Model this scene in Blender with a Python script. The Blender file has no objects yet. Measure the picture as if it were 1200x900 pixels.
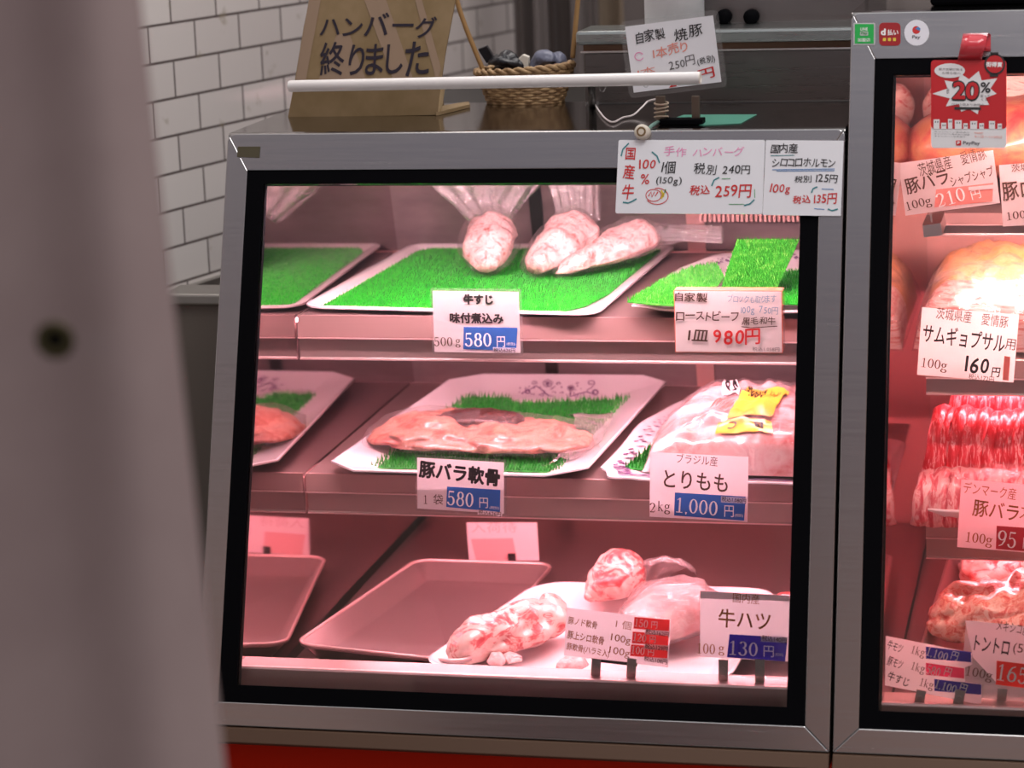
import bpy, bmesh, math, random
from mathutils import Vector, Matrix, noise
random.seed(7)
S = bpy.context.scene
COL = S.collection

# ------------------------------------------------------------------ camera, world, lights, exposure
CAM = Vector((0.95064562, -2.60791251, 1.58152648))
CR = Vector((0.9757710027, 0.2159699870, -0.0350416182))      # camera right, up, back in the world
CU = Vector((-0.0131779184, 0.2178788177, 0.9758868599))
CB = Vector((0.2183970988, -0.9517803242, 0.2154458672))
FPX = 3013.55
cam = bpy.data.objects.new('camera', bpy.data.cameras.new('camera'))
COL.objects.link(cam)
cam.matrix_world = Matrix(((CR.x, CU.x, CB.x, CAM.x), (CR.y, CU.y, CB.y, CAM.y), (CR.z, CU.z, CB.z, CAM.z), (0, 0, 0, 1)))
cam.data.sensor_width = 36
cam.data.lens = FPX / 1200 * 36
cam.data.clip_start = 0.05
cam.data.dof.use_dof = True
cam.data.dof.focus_distance = 2.98
cam.data.dof.aperture_fstop = 5.2
S.camera = cam
S.view_settings.view_transform = 'Standard'
S.view_settings.look = 'None'
S.view_settings.exposure = 0.0
S.view_settings.gamma = 1.0
S.view_settings.use_curve_mapping = False
S.cycles.transparent_max_bounces = 32
S.cycles.max_bounces = 10
S.cycles.use_denoising = True

w = bpy.data.worlds.new('world'); S.world = w; w.use_nodes = True
nt = w.node_tree; nt.nodes.clear()
tc = nt.nodes.new('ShaderNodeTexCoord'); sp = nt.nodes.new('ShaderNodeSeparateXYZ')
mr = nt.nodes.new('ShaderNodeMapRange'); mr.inputs[1].default_value = -1; mr.inputs[2].default_value = 1
cr = nt.nodes.new('ShaderNodeValToRGB')
for pos, c in ((0.0, (.05, .035, .025)), (0.45, (.14, .11, .10)), (0.60, (.32, .22, .19)), (0.68, (.42, .26, .215)), (0.715, (.16, .13, .135)), (.765, (.31, .30, .355)), (1.0, (.48, .48, .52))):
    e = cr.color_ramp.elements[0] if pos == 0 else (cr.color_ramp.elements[1] if pos == 1 else cr.color_ramp.elements.new(pos))
    e.color = (*c, 1)
bg = nt.nodes.new('ShaderNodeBackground'); bg.inputs[1].default_value = 0.9
wo = nt.nodes.new('ShaderNodeOutputWorld')
nt.links.new(tc.outputs['Generated'], sp.inputs[0]); nt.links.new(sp.outputs[2], mr.inputs[0])
nt.links.new(mr.outputs[0], cr.inputs[0]); nt.links.new(cr.outputs[0], bg.inputs[0]); nt.links.new(bg.outputs[0], wo.inputs[0])

def area(name, loc, target, size, sizey, power, color):
    l = bpy.data.lights.new(name, 'AREA'); l.shape = 'RECTANGLE'; l.size = size; l.size_y = sizey
    l.energy = power; l.color = color
    o = bpy.data.objects.new(name, l); COL.objects.link(o); o.location = loc
    o.rotation_euler = (Vector(target) - Vector(loc)).to_track_quat('-Z', 'Y').to_euler()
    return o
area('arcade_lamp', (1.7, -.7, 3.7), (0.3, 0.6, 1.1), 2.5, 1.0, 46, (1.0, .97, .95))
area('shop_lamp', (0.2, 0.9, 2.7), (0.1, 0.95, 1.2), 1.2, 0.4, 12, (1.0, .93, .90))
LAMP_TOP, LAMP_MID, LAMP_LOW, LAMP_RED = 220.0, 86.0, 85.0, 85.0          # strengths of the case lamps

# ------------------------------------------------------------------ photo measuring helpers: a pixel of the 1200x900 frame to a point
def ray(p):
    return CR * ((p[0] - 600) / FPX) - CU * ((p[1] - 450) / FPX) - CB
def at_plane(p, pt, n):
    d = ray(p); n = Vector(n); t = (Vector(pt) - CAM).dot(n) / d.dot(n)
    return CAM + d * t
def at_y(p, y): return at_plane(p, (0, y, 0), (0, 1, 0))
def at_z(p, z): return at_plane(p, (0, 0, z), (0, 0, 1))
TH = math.radians(20); Z0 = .62
FN = Vector((0, -math.cos(TH), math.sin(TH)))          # outward normal of the sloping case fronts
FU = Vector((0, math.sin(TH), math.cos(TH)))
def F(x, v, d=0.0): return Vector((x, 0, Z0)) + FU * v + FN * d
def at_f(p, d=0.0): return at_plane(p, Vector((0, 0, Z0)) + FN * d, FN)

# ------------------------------------------------------------------ materials
def rgb(r, g, b):
    f = lambda c: (c / 255 / 12.92) if c / 255 <= .04045 else ((c / 255 + .055) / 1.055) ** 2.4
    return (f(r), f(g), f(b))
def mat(name, color, rough=.5, metal=0.0, coat=0.0, spec=.5, emit=None, emit_s=0, sss=0.0):
    m = bpy.data.materials.new(name); m.use_nodes = True
    b = m.node_tree.nodes['Principled BSDF']
    b.inputs['Base Color'].default_value = (*color, 1); b.inputs['Roughness'].default_value = rough
    b.inputs['Metallic'].default_value = metal; b.inputs['Coat Weight'].default_value = coat
    b.inputs['Coat Roughness'].default_value = .12; b.inputs['Specular IOR Level'].default_value = spec
    if emit:
        b.inputs['Emission Color'].default_value = (*emit, 1); b.inputs['Emission Strength'].default_value = emit_s
    if sss:
        b.inputs['Subsurface Weight'].default_value = sss; b.inputs['Subsurface Radius'].default_value = (.01, .004, .003)
        b.inputs['Subsurface Scale'].default_value = .5
    return m
def nodes(m): return m.node_tree.nodes, m.node_tree.links, m.node_tree.nodes['Principled BSDF']
def add_noise_color(m, stops, scale=20, detail=5, stretch=(1, 1, 1), rough_=.6, dist=0.0):
    n, l, b = nodes(m)
    t = n.new('ShaderNodeTexCoord'); mp = n.new('ShaderNodeMapping'); mp.inputs['Scale'].default_value = stretch
    z = n.new('ShaderNodeTexNoise'); z.inputs['Scale'].default_value = scale; z.inputs['Detail'].default_value = detail
    z.inputs['Roughness'].default_value = rough_; z.inputs['Distortion'].default_value = dist
    r = n.new('ShaderNodeValToRGB'); el = r.color_ramp.elements
    for i, (p, c) in enumerate(stops):
        e = el[i] if i < 2 else el.new(p)
        e.position = p; e.color = (*c, 1)
    l.new(t.outputs['Object'], mp.inputs[0]); l.new(mp.outputs[0], z.inputs['Vector'])
    l.new(z.outputs['Fac'], r.inputs[0]); l.new(r.outputs[0], b.inputs['Base Color'])
    return z
def add_bump(m, scale=60, strength=.3, dist=.002, stretch=(1, 1, 1), detail=4):
    n, l, b = nodes(m)
    t = n.new('ShaderNodeTexCoord'); mp = n.new('ShaderNodeMapping'); mp.inputs['Scale'].default_value = stretch
    z = n.new('ShaderNodeTexNoise'); z.inputs['Scale'].default_value = scale; z.inputs['Detail'].default_value = detail
    bp = n.new('ShaderNodeBump'); bp.inputs['Strength'].default_value = strength; bp.inputs['Distance'].default_value = dist
    l.new(t.outputs['Object'], mp.inputs[0]); l.new(mp.outputs[0], z.inputs['Vector'])
    l.new(z.outputs['Fac'], bp.inputs['Height']); l.new(bp.outputs[0], b.inputs['Normal'])
def steel(name, col, rough, streak=(1, 1, 40), var=.12):
    m = mat(name, col, rough, 1.0); n, l, b = nodes(m)
    t = n.new('ShaderNodeTexCoord'); mp = n.new('ShaderNodeMapping'); mp.inputs['Scale'].default_value = streak
    z = n.new('ShaderNodeTexNoise'); z.inputs['Scale'].default_value = 9; z.inputs['Detail'].default_value = 6
    r = n.new('ShaderNodeMapRange'); r.inputs[3].default_value = max(.02, rough - var); r.inputs[4].default_value = rough + var
    l.new(t.outputs['Object'], mp.inputs[0]); l.new(mp.outputs[0], z.inputs['Vector']); l.new(z.outputs['Fac'], r.inputs[0])
    l.new(r.outputs[0], b.inputs['Roughness'])
    return m
def film(name, tint=(1, 1, 1), milk=.08, gloss_rough=.12, wrinkle=.6, scale=45, gloss=.25, cap=.30):
    """clear plastic film: see-through, glossy, a little milky, wrinkled"""
    m = bpy.data.materials.new(name); m.use_nodes = True
    n, l = m.node_tree.nodes, m.node_tree.links; n.clear()
    o = n.new('ShaderNodeOutputMaterial'); tr = n.new('ShaderNodeBsdfTransparent'); tr.inputs[0].default_value = (*tint, 1)
    gl = n.new('ShaderNodeBsdfGlossy'); gl.inputs['Roughness'].default_value = gloss_rough
    df = n.new('ShaderNodeBsdfDiffuse'); df.inputs[0].default_value = (.92, .88, .88, 1)
    lw = n.new('ShaderNodeLayerWeight'); lw.inputs[0].default_value = gloss
    m1 = n.new('ShaderNodeMixShader'); m2 = n.new('ShaderNodeMixShader'); m1.inputs[0].default_value = milk
    l.new(tr.outputs[0], m1.inputs[1]); l.new(df.outputs[0], m1.inputs[2])
    mn = n.new('ShaderNodeMath'); mn.operation = 'MINIMUM'; mn.inputs[1].default_value = cap; l.new(lw.outputs['Fresnel'], mn.inputs[0])
    l.new(mn.outputs[0], m2.inputs[0]); l.new(m1.outputs[0], m2.inputs[1]); l.new(gl.outputs[0], m2.inputs[2])
    l.new(m2.outputs[0], o.inputs[0])
    if wrinkle:
        t = n.new('ShaderNodeTexCoord'); z = n.new('ShaderNodeTexNoise'); z.inputs['Scale'].default_value = scale
        z.inputs['Detail'].default_value = 3; z.inputs['Distortion'].default_value = 1.5
        bp = n.new('ShaderNodeBump'); bp.inputs['Strength'].default_value = wrinkle; bp.inputs['Distance'].default_value = .004
        l.new(t.outputs['Object'], z.inputs['Vector']); l.new(z.outputs['Fac'], bp.inputs['Height'])
        l.new(bp.outputs[0], gl.inputs['Normal']); l.new(bp.outputs[0], lw.inputs['Normal'])
    return m

M_FRAME = steel('brushed_steel', (.46, .445, .45), .24, (1, 1, 40), .07)
M_TOPPLATE = steel('polished_steel_dimmed', (.30, .285, .28), .13, (1, 1, 1), .05)  # base darkened to stand in for the dark surroundings this plate reflects
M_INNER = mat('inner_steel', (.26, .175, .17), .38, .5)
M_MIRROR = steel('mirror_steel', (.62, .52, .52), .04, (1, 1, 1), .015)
M_RAIL = mat('rail_steel', (.40, .245, .235), .36, .4)  # both rail colours carry the pink light their steel reflects
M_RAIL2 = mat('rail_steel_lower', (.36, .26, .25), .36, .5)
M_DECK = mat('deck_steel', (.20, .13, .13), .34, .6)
M_DOOR = mat('door_panel', (.20, .155, .155), .42, .35); add_noise_color(M_DOOR, ((.3, (.13, .10, .10)), (.7, (.25, .19, .19))), 6, 4, (1, 1, 3))
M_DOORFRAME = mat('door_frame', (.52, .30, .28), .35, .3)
M_BLACK = mat('black_gasket', (.003, .003, .004), .7, spec=.03)
M_DARK = mat('dark_metal', (.03, .027, .025), .4, .5)
M_RED = mat('red_panel', (.62, .018, .002), .5, spec=.1)
M_TUBE = {}
def paper(name, col, thru=.52):
    """thin card: part of the light falling on its back shows through"""
    m = bpy.data.materials.new(name); m.use_nodes = True; n, l = m.node_tree.nodes, m.node_tree.links; n.clear()
    o = n.new('ShaderNodeOutputMaterial'); d = n.new('ShaderNodeBsdfDiffuse'); t = n.new('ShaderNodeBsdfTranslucent'); mx = n.new('ShaderNodeMixShader')
    d.inputs[0].default_value = (*col, 1); t.inputs[0].default_value = (*col, 1); mx.inputs[0].default_value = thru
    l.new(d.outputs[0], mx.inputs[1]); l.new(t.outputs[0], mx.inputs[2]); l.new(mx.outputs[0], o.inputs[0]); return m
M_CARD = paper('white_card', (.86, .83, .85))
M_CARD2 = mat('laminated_card', (.86, .85, .89), .16, coat=.4)
M_TRAYW = mat('white_melamine', (.86, .83, .85), .18, coat=.4)
M_TRAYS = steel('tray_steel', (.74, .66, .66), .26, (25, 1, 1), .08)
M_TRAYS2 = mat('tray_steel_worn', (.46, .34, .34), .30, .8)
M_TRAYP = mat('white_plastic_tray', (.86, .80, .82), .25, coat=.3)
M_CLEAR = film('clear_plastic', (.97, .97, .97), .05, .08, 0, 40, .2, .25)
M_FILM = film('bag_film', (.97, .95, .95), .20, .10, .9, 55, .34, .62)
M_FILM2 = film('bag_film_thin', (.99, .98, .98), .05, .12, .7, 90, .18, .16)
M_GLASS = film('case_glass', (.97, .975, .97), .0, .0, 0, 40, .5, 1.0)
lw_ = [x for x in M_GLASS.node_tree.nodes if x.bl_idname == 'ShaderNodeLayerWeight'][0]; lw_.inputs[0].default_value = .32
INK = dict(black=mat('black_ink', (.012, .010, .012), .5), red=mat('red_ink', (.62, .02, .02), .5), blue=mat('blue_ink', (.06, .22, .50), .5),
           pink=mat('pink_ink', (.85, .28, .52), .5), brown=mat('hazed_brown_ink', (.33, .13, .03), .5), teal=mat('teal_ink', (.02, .22, .25), .5),  # brown stands for darker ink washed out by haze on the sill cards
           white=mat('white_ink', (.90, .88, .88), .5), dbrown=mat('dark_brown_ink', (.07, .035, .02), .5), purple=mat('purple_ink', (.016, .011, .022), .35),
           paleb=mat('pale_blue_ink', (.16, .33, .45), .5), green=mat('green_ink', (.05, .30, .08), .5), yellow=mat('yellow_ink', (.75, .55, .05), .5),
           salmon=mat('salmon_ink', (.80, .30, .24), .5), grey=mat('grey_ink', (.12, .11, .12), .5), plum=mat('plum_ink', (.13, .04, .16), .5))
P_BLUE = paper('blue_price_panel', (.05, .17, .52), .4)
P_NAVY = paper('navy_price_panel', (.04, .035, .36), .5)
P_RED = paper('red_price_panel', (.86, .07, .07), .5)
P_SALMON = paper('salmon_price_panel', (.85, .33, .29), .4)
P_PINK = paper('pink_price_panel', (.92, .07, .20), .5)

M_GRASS = mat('grass_plastic', (.03, .46, .05), .40, sss=0); add_noise_color(M_GRASS, ((.40, (.002, .20, .010)), (.52, (.006, .38, .012)), (.72, (.08, .40, .04))), 160, 4)  # palest noise colour paints the highlight speckle on the blades, other mats alike
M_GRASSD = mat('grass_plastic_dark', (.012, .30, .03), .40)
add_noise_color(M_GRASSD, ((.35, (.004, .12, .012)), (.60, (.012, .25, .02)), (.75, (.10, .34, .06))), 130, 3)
M_GRASSL = mat('grass_plastic_light', (.10, .42, .06), .40); add_noise_color(M_GRASSL, ((.40, (.012, .22, .012)), (.55, (.04, .34, .02)), (.72, (.22, .42, .11))), 170, 4)

def meat(name, stops, scale=28, stretch=(1, 1, 1), coat=.5, dist=.6, bump=.35, rough=.38):
    m = mat(name, stops[0][1], rough, 0, coat)
    add_noise_color(m, stops, scale, 6, stretch, .62, dist); add_bump(m, scale * 2.2, bump, .003)
    return m
MT_TENDON = meat('tendon_meat', ((.30, (.30, .06, .04)), (.40, (.72, .36, .34)), (.50, (.86, .62, .58)), (.58, (.78, .46, .43)), (.74, (.58, .20, .17))), 95)
MT_BELLY = meat('pork_rib_meat', ((.30, (.34, .045, .03)), (.42, (.48, .14, .09)), (.55, (.60, .30, .22)), (.72, (.42, .09, .06))), 42)
MT_BONE = meat('dark_cartilage', ((.35, (.018, .004, .004)), (.60, (.06, .012, .010)), (.72, (.45, .22, .17))), 170)
MT_CHICK = meat('chicken_in_bag', ((.34, (.62, .17, .17)), (.46, (.76, .42, .41)), (.60, (.82, .60, .60)), (.75, (.70, .30, .30))), 22, coat=.9, bump=.25, rough=.25)
MT_RAW = meat('raw_pork', ((.33, (.52, .05, .06)), (.42, (.66, .17, .17)), (.48, (.80, .52, .46)), (.60, (.84, .63, .57)), (.74, (.74, .38, .35))), 34, (1, 1, 1.6), dist=1.4)
MT_PALE = meat('pale_offal', ((.35, (.80, .34, .34)), (.55, (.88, .60, .58)), (.70, (.80, .44, .42))), 50)
MT_HEART = meat('beef_heart', ((.35, (.40, .02, .02)), (.60, (.62, .06, .06)), (.75, (.72, .22, .20))), 60)
MT_SLICE = meat('red_slice', ((.40, (.52, .010, .022)), (.53, (.66, .045, .07)), (.60, (.84, .40, .42)), (.70, (.62, .03, .05))), 60, (4.5, .9, .9), dist=.8)
MT_SLICE2 = meat('belly_slice', ((.36, (.56, .05, .08)), (.47, (.68, .15, .18)), (.55, (.84, .50, .50)), (.75, (.70, .28, .30))), 42, (3.2, .9, .9), dist=.9)
MT_LAYER = meat('layered_belly', ((.38, (.48, .10, .09)), (.47, (.58, .26, .24)), (.55, (.66, .48, .45)), (.72, (.60, .34, .32))), 50, (.5, .5, 5.5), dist=.5)
MT_FATTAN = meat('tan_wrapped_meat', ((.30, (.36, .16, .05)), (.48, (.62, .28, .11)), (.62, (.55, .30, .12)), (.78, (.70, .40, .22))), 36)
MT_LOIN = meat('pork_loin', ((.34, (.36, .04, .045)), (.48, (.46, .12, .08)), (.60, (.50, .22, .10)), (.76, (.55, .26, .22))), 28)
MT_CHUNK = meat('pork_trimmings', ((.36, (.68, .10, .08)), (.47, (.84, .32, .24)), (.56, (.92, .60, .48)), (.72, (.86, .40, .32))), 95)
# ------------------------------------------------------------------ objects, tags, mesh builder
def tag(o, label, cat, group=None):
    o['label'] = label; o['category'] = cat
    if group: o['group'] = group
    return o
def structure(o): o['kind'] = 'structure'; return o
def empty(name, loc, label, cat, group=None, mtx=None):
    o = bpy.data.objects.new(name, None); COL.objects.link(o)
    o.empty_display_size = .02
    o.matrix_world = mtx if mtx is not None else Matrix.Translation(Vector(loc))
    return tag(o, label, cat, group)
def world_of(o):
    m = o.matrix_basis.copy()
    while o.parent is not None:
        o = o.parent; m = o.matrix_basis @ m
    return m
class MB:
    def __init__(s): s.v = []; s.f = []
    def add(s, vs, fs):
        b = len(s.v); s.v += [Vector(v) for v in vs]; s.f += [tuple(i + b for i in f) for f in fs]; return s
    def box(s, lo, hi):
        x0, y0, z0 = lo; x1, y1, z1 = hi
        return s.add([(x0, y0, z0), (x1, y0, z0), (x1, y1, z0), (x0, y1, z0), (x0, y0, z1), (x1, y0, z1), (x1, y1, z1), (x0, y1, z1)],
                     [(0, 3, 2, 1), (4, 5, 6, 7), (0, 1, 5, 4), (1, 2, 6, 5), (2, 3, 7, 6), (3, 0, 4, 7)])
    def hexa(s, a, b):      # two quads, front a and back b (each four points, same order)
        return s.add(list(a) + list(b), [(3, 2, 1, 0), (4, 5, 6, 7), (0, 1, 5, 4), (1, 2, 6, 5), (2, 3, 7, 6), (3, 0, 4, 7)])
    def prism_x(s, prof, x0, x1):   # closed (y, z) outline swept along x
        n = len(prof); vs = [(x0, y, z) for y, z in prof] + [(x1, y, z) for y, z in prof]
        fs = [(i, (i + 1) % n, n + (i + 1) % n, n + i) for i in range(n)] + [tuple(range(n - 1, -1, -1)), tuple(range(n, 2 * n))]
        return s.add(vs, fs)
    def extrude(s, pts, d):         # closed planar outline thickened by vector d
        n = len(pts); d = Vector(d); pts = [Vector(p) for p in pts]
        fs = [tuple(range(n - 1, -1, -1)), tuple(range(n, 2 * n))] + [(i, (i + 1) % n, n + (i + 1) % n, n + i) for i in range(n)]
        return s.add(pts + [p + d for p in pts], fs)
    def loft(s, loops, close=True, cap0=False, cap1=False):
        n = len(loops[0]); vs = [p for lp in loops for p in lp]; fs = []
        for k in range(len(loops) - 1):
            for i in range(n if close else n - 1):
                j = (i + 1) % n
                fs.append((k * n + i, k * n + j, (k + 1) * n + j, (k + 1) * n + i))
        if cap0: fs.append(tuple(range(n - 1, -1, -1)))
        if cap1: fs.append(tuple((len(loops) - 1) * n + i for i in range(n)))
        return s.add(vs, fs)
    def tube(s, pts, r, n=10):
        pts = [Vector(p) for p in pts]; loops = []; up = None
        for i, p in enumerate(pts):
            t = (pts[min(i + 1, len(pts) - 1)] - pts[max(i - 1, 0)]).normalized()
            if up is None: up = t.orthogonal().normalized()
            a = (up - t * up.dot(t)).normalized(); up = a; b = t.cross(a)
            rr = r[i] if isinstance(r, (list, tuple)) else r
            loops.append([p + a * rr * math.cos(2 * math.pi * k / n) + b * rr * math.sin(2 * math.pi * k / n) for k in range(n)])
        return s.loft(loops, True, True, True)
    def lathe(s, prof, c, axis, n=24):   # prof: (radius, distance along axis)
        axis = Vector(axis).normalized(); a = axis.orthogonal().normalized(); b = axis.cross(a); c = Vector(c)
        loops = [[c + axis * h + a * r * math.cos(2 * math.pi * k / n) + b * r * math.sin(2 * math.pi * k / n) for k in range(n)] for r, h in prof]
        return s.loft(loops, True, True, True)
    def build(s, name, m, parent=None, smooth=False, bevel=0.0, seg=2):
        me = bpy.data.meshes.new(name)
        inv = world_of(parent).inverted() if parent is not None else Matrix()
        org = Vector((0, 0, 0))
        if parent is None and s.v:
            org = Vector((sum(v.x for v in s.v) / len(s.v), sum(v.y for v in s.v) / len(s.v), min(v.z for v in s.v)))
        me.from_pydata([tuple(inv @ v - org) for v in s.v], [], s.f); me.validate(); 
        bm = bmesh.new(); bm.from_mesh(me); bmesh.ops.recalc_face_normals(bm, faces=bm.faces); bm.to_mesh(me); bm.free()
        if smooth:
            for p in me.polygons: p.use_smooth = True
        me.materials.append(m)
        o = bpy.data.objects.new(name, me); COL.objects.link(o)
        if parent is not None: o.parent = parent
        else: o.location = org
        if bevel:
            md = o.modifiers.new('bevel', 'BEVEL'); md.width = bevel; md.segments = seg; md.limit_method = 'ANGLE'; md.angle_limit = .6
        return o

# ------------------------------------------------------------------ lettering
_tc = {}
def glyph_mesh(s, bold):
    """letter outlines; bold strokes are thickened by laying shifted copies over each other"""
    vs, fs = _glyph(s)
    if bold <= 0: return vs, fs
    V, Fc = [], []
    for k, (dx, dy) in enumerate(((0, 0), (1, 0), (-1, 0), (0, 1), (0, -1), (.7, .7), (-.7, .7), (.7, -.7), (-.7, -.7))):
        b = len(V); V += [Vector((v.x + dx * bold, v.y + dy * bold, .00001 * k)) for v in vs]; Fc += [tuple(i + b for i in f) for f in fs]
    return V, Fc
def _glyph(s):
    k = s
    if k not in _tc:
        c = bpy.data.curves.new('lettering_source', 'FONT'); c.body = s; c.size = 1; c.resolution_u = 3
        o = bpy.data.objects.new('lettering_source', c); me = bpy.data.meshes.new_from_object(o)
        _tc[k] = ([v.co.copy() for v in me.vertices], [tuple(p.vertices) for p in me.polygons])
        bpy.data.objects.remove(o); bpy.data.curves.remove(c); bpy.data.meshes.remove(me)
    return _tc[k]
# printed numerals with thick and thin strokes: (x, y, half width) runs in a 0..0.56 by 0..1 cell
def arc(cx, cy, rx, ry, a0, a1, w0=.025, w1=.06, n=14):
    o = []
    for i in range(n + 1):
        a = math.radians(a0 + (a1 - a0) * i / n); c = abs(math.cos(a))
        o.append((cx + rx * math.cos(a), cy + ry * math.sin(a), w0 + (w1 - w0) * c))
    return o
SERIF = {
 '0': [arc(.28, .5, .20, .46, 0, 360)],
 '1': [[(.29, .03, .05), (.29, .97, .05)], [(.29, .95, .03), (.13, .82, .015)], [(.10, .025, .025), (.48, .025, .025)]],
 '2': [arc(.27, .72, .18, .24, 170, -35) + [(.25, .25, .03), (.08, .05, .025)], [(.07, .05, .045), (.36, .05, .05), (.46, .09, .03), (.49, .24, .015)]],
 '3': [arc(.26, .75, .16, .21, 160, -90), arc(.26, .28, .20, .26, 90, -165)],
 '4': [[(.36, .02, .05), (.36, .97, .05)], [(.36, .95, .025), (.05, .30, .025)], [(.05, .28, .028), (.52, .28, .028)], [(.22, .025, .025), (.50, .025, .025)]],
 '5': [[(.12, .93, .05), (.44, .93, .05)], [(.13, .95, .025), (.11, .52, .02)], arc(.26, .32, .20, .29, 130, -160)],
 '6': [arc(.28, .31, .20, .28, 0, 360), [(.09, .31, .055), (.12, .62, .05), (.24, .86, .035), (.42, .96, .025)]],
 '7': [[(.08, .93, .05), (.48, .93, .045)], [(.48, .93, .03), (.30, .50, .04), (.22, .02, .055)], [(.08, .95, .02), (.07, .74, .015)]],
 '8': [arc(.28, .74, .16, .22, 0, 360), arc(.28, .28, .20, .26, 0, 360)],
 '9': [arc(.28, .69, .20, .28, 0, 360), [(.47, .69, .055), (.44, .38, .05), (.32, .14, .035), (.14, .04, .025)]],
 ',': [[(.10, .06, .06), (.08, -.10, .02)]],
 '.': [[(.10, .0, .06), (.10, .08, .06)]],
 'g': [arc(.24, .46, .16, .19, 0, 360), arc(.26, -.10, .22, .16, 0, 360), [(.38, .60, .02), (.52, .66, .04)], [(.14, .28, .02), (.10, .14, .03), (.20, .06, .03)]],
 'k': [[(.12, .02, .05), (.12, .98, .05)], [(.12, .30, .02), (.42, .62, .02)], [(.22, .40, .05), (.46, .03, .05)], [(.02, .025, .02), (.24, .025, .02)], [(.34, .025, .02), (.56, .025, .02)], [(.32, .63, .02), (.54, .63, .02)]],
}
def ribbon(run, closed=False):
    pts = [Vector((p[0], p[1])) for p in run]; vs = []; fs = []
    for i, p in enumerate(pts):
        t = pts[min(i + 1, len(pts) - 1)] - pts[max(i - 1, 0)]
        if t.length < 1e-9: t = Vector((1, 0))
        t.normalize(); nn = Vector((-t.y, t.x)) * run[i][2]
        vs += [(p.x + nn.x, p.y + nn.y), (p.x - nn.x, p.y - nn.y)]
    for i in range(len(pts) - 1): fs.append((2 * i, 2 * i + 1, 2 * i + 3, 2 * i + 2))
    return vs, fs
def serif_mesh(s):
    V, Fc, x = [], [], 0.0
    for ch in s:
        if ch == ' ': x += .30; continue
        for k, run in enumerate(SERIF[ch]):
            vs, fs = ribbon(run); b = len(V)
            V += [Vector((a + x, c, .0004 * k)) for a, c in vs]; Fc += [tuple(i + b for i in f) for f in fs]
        x += .24 if ch in ',.' else (.60 if ch != 'k' else .64)
    return V, Fc
def hand_mesh(s, bold):
    V, Fc, x = [], [], 0.0
    for ch in s:
        if ch == ' ': x += .45; continue
        vs, fs = glyph_mesh(ch, bold)
        if not vs: continue
        a = random.uniform(-.09, .09); k = random.uniform(.88, 1.06); dy = random.uniform(-.05, .05); sh = random.uniform(.0, .14)
        x0 = min(v.x for v in vs); x1 = max(v.x for v in vs); b = len(V)
        for v in vs:
            px, py = (v.x - x0) * k + sh * v.y, v.y * k + dy
            V.append(Vector((x + px * math.cos(a) - py * math.sin(a), px * math.sin(a) + py * math.cos(a), v.z)))
        Fc += [tuple(i + b for i in f) for f in fs]; x += (x1 - x0) * k + .10
    return V, Fc

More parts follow.
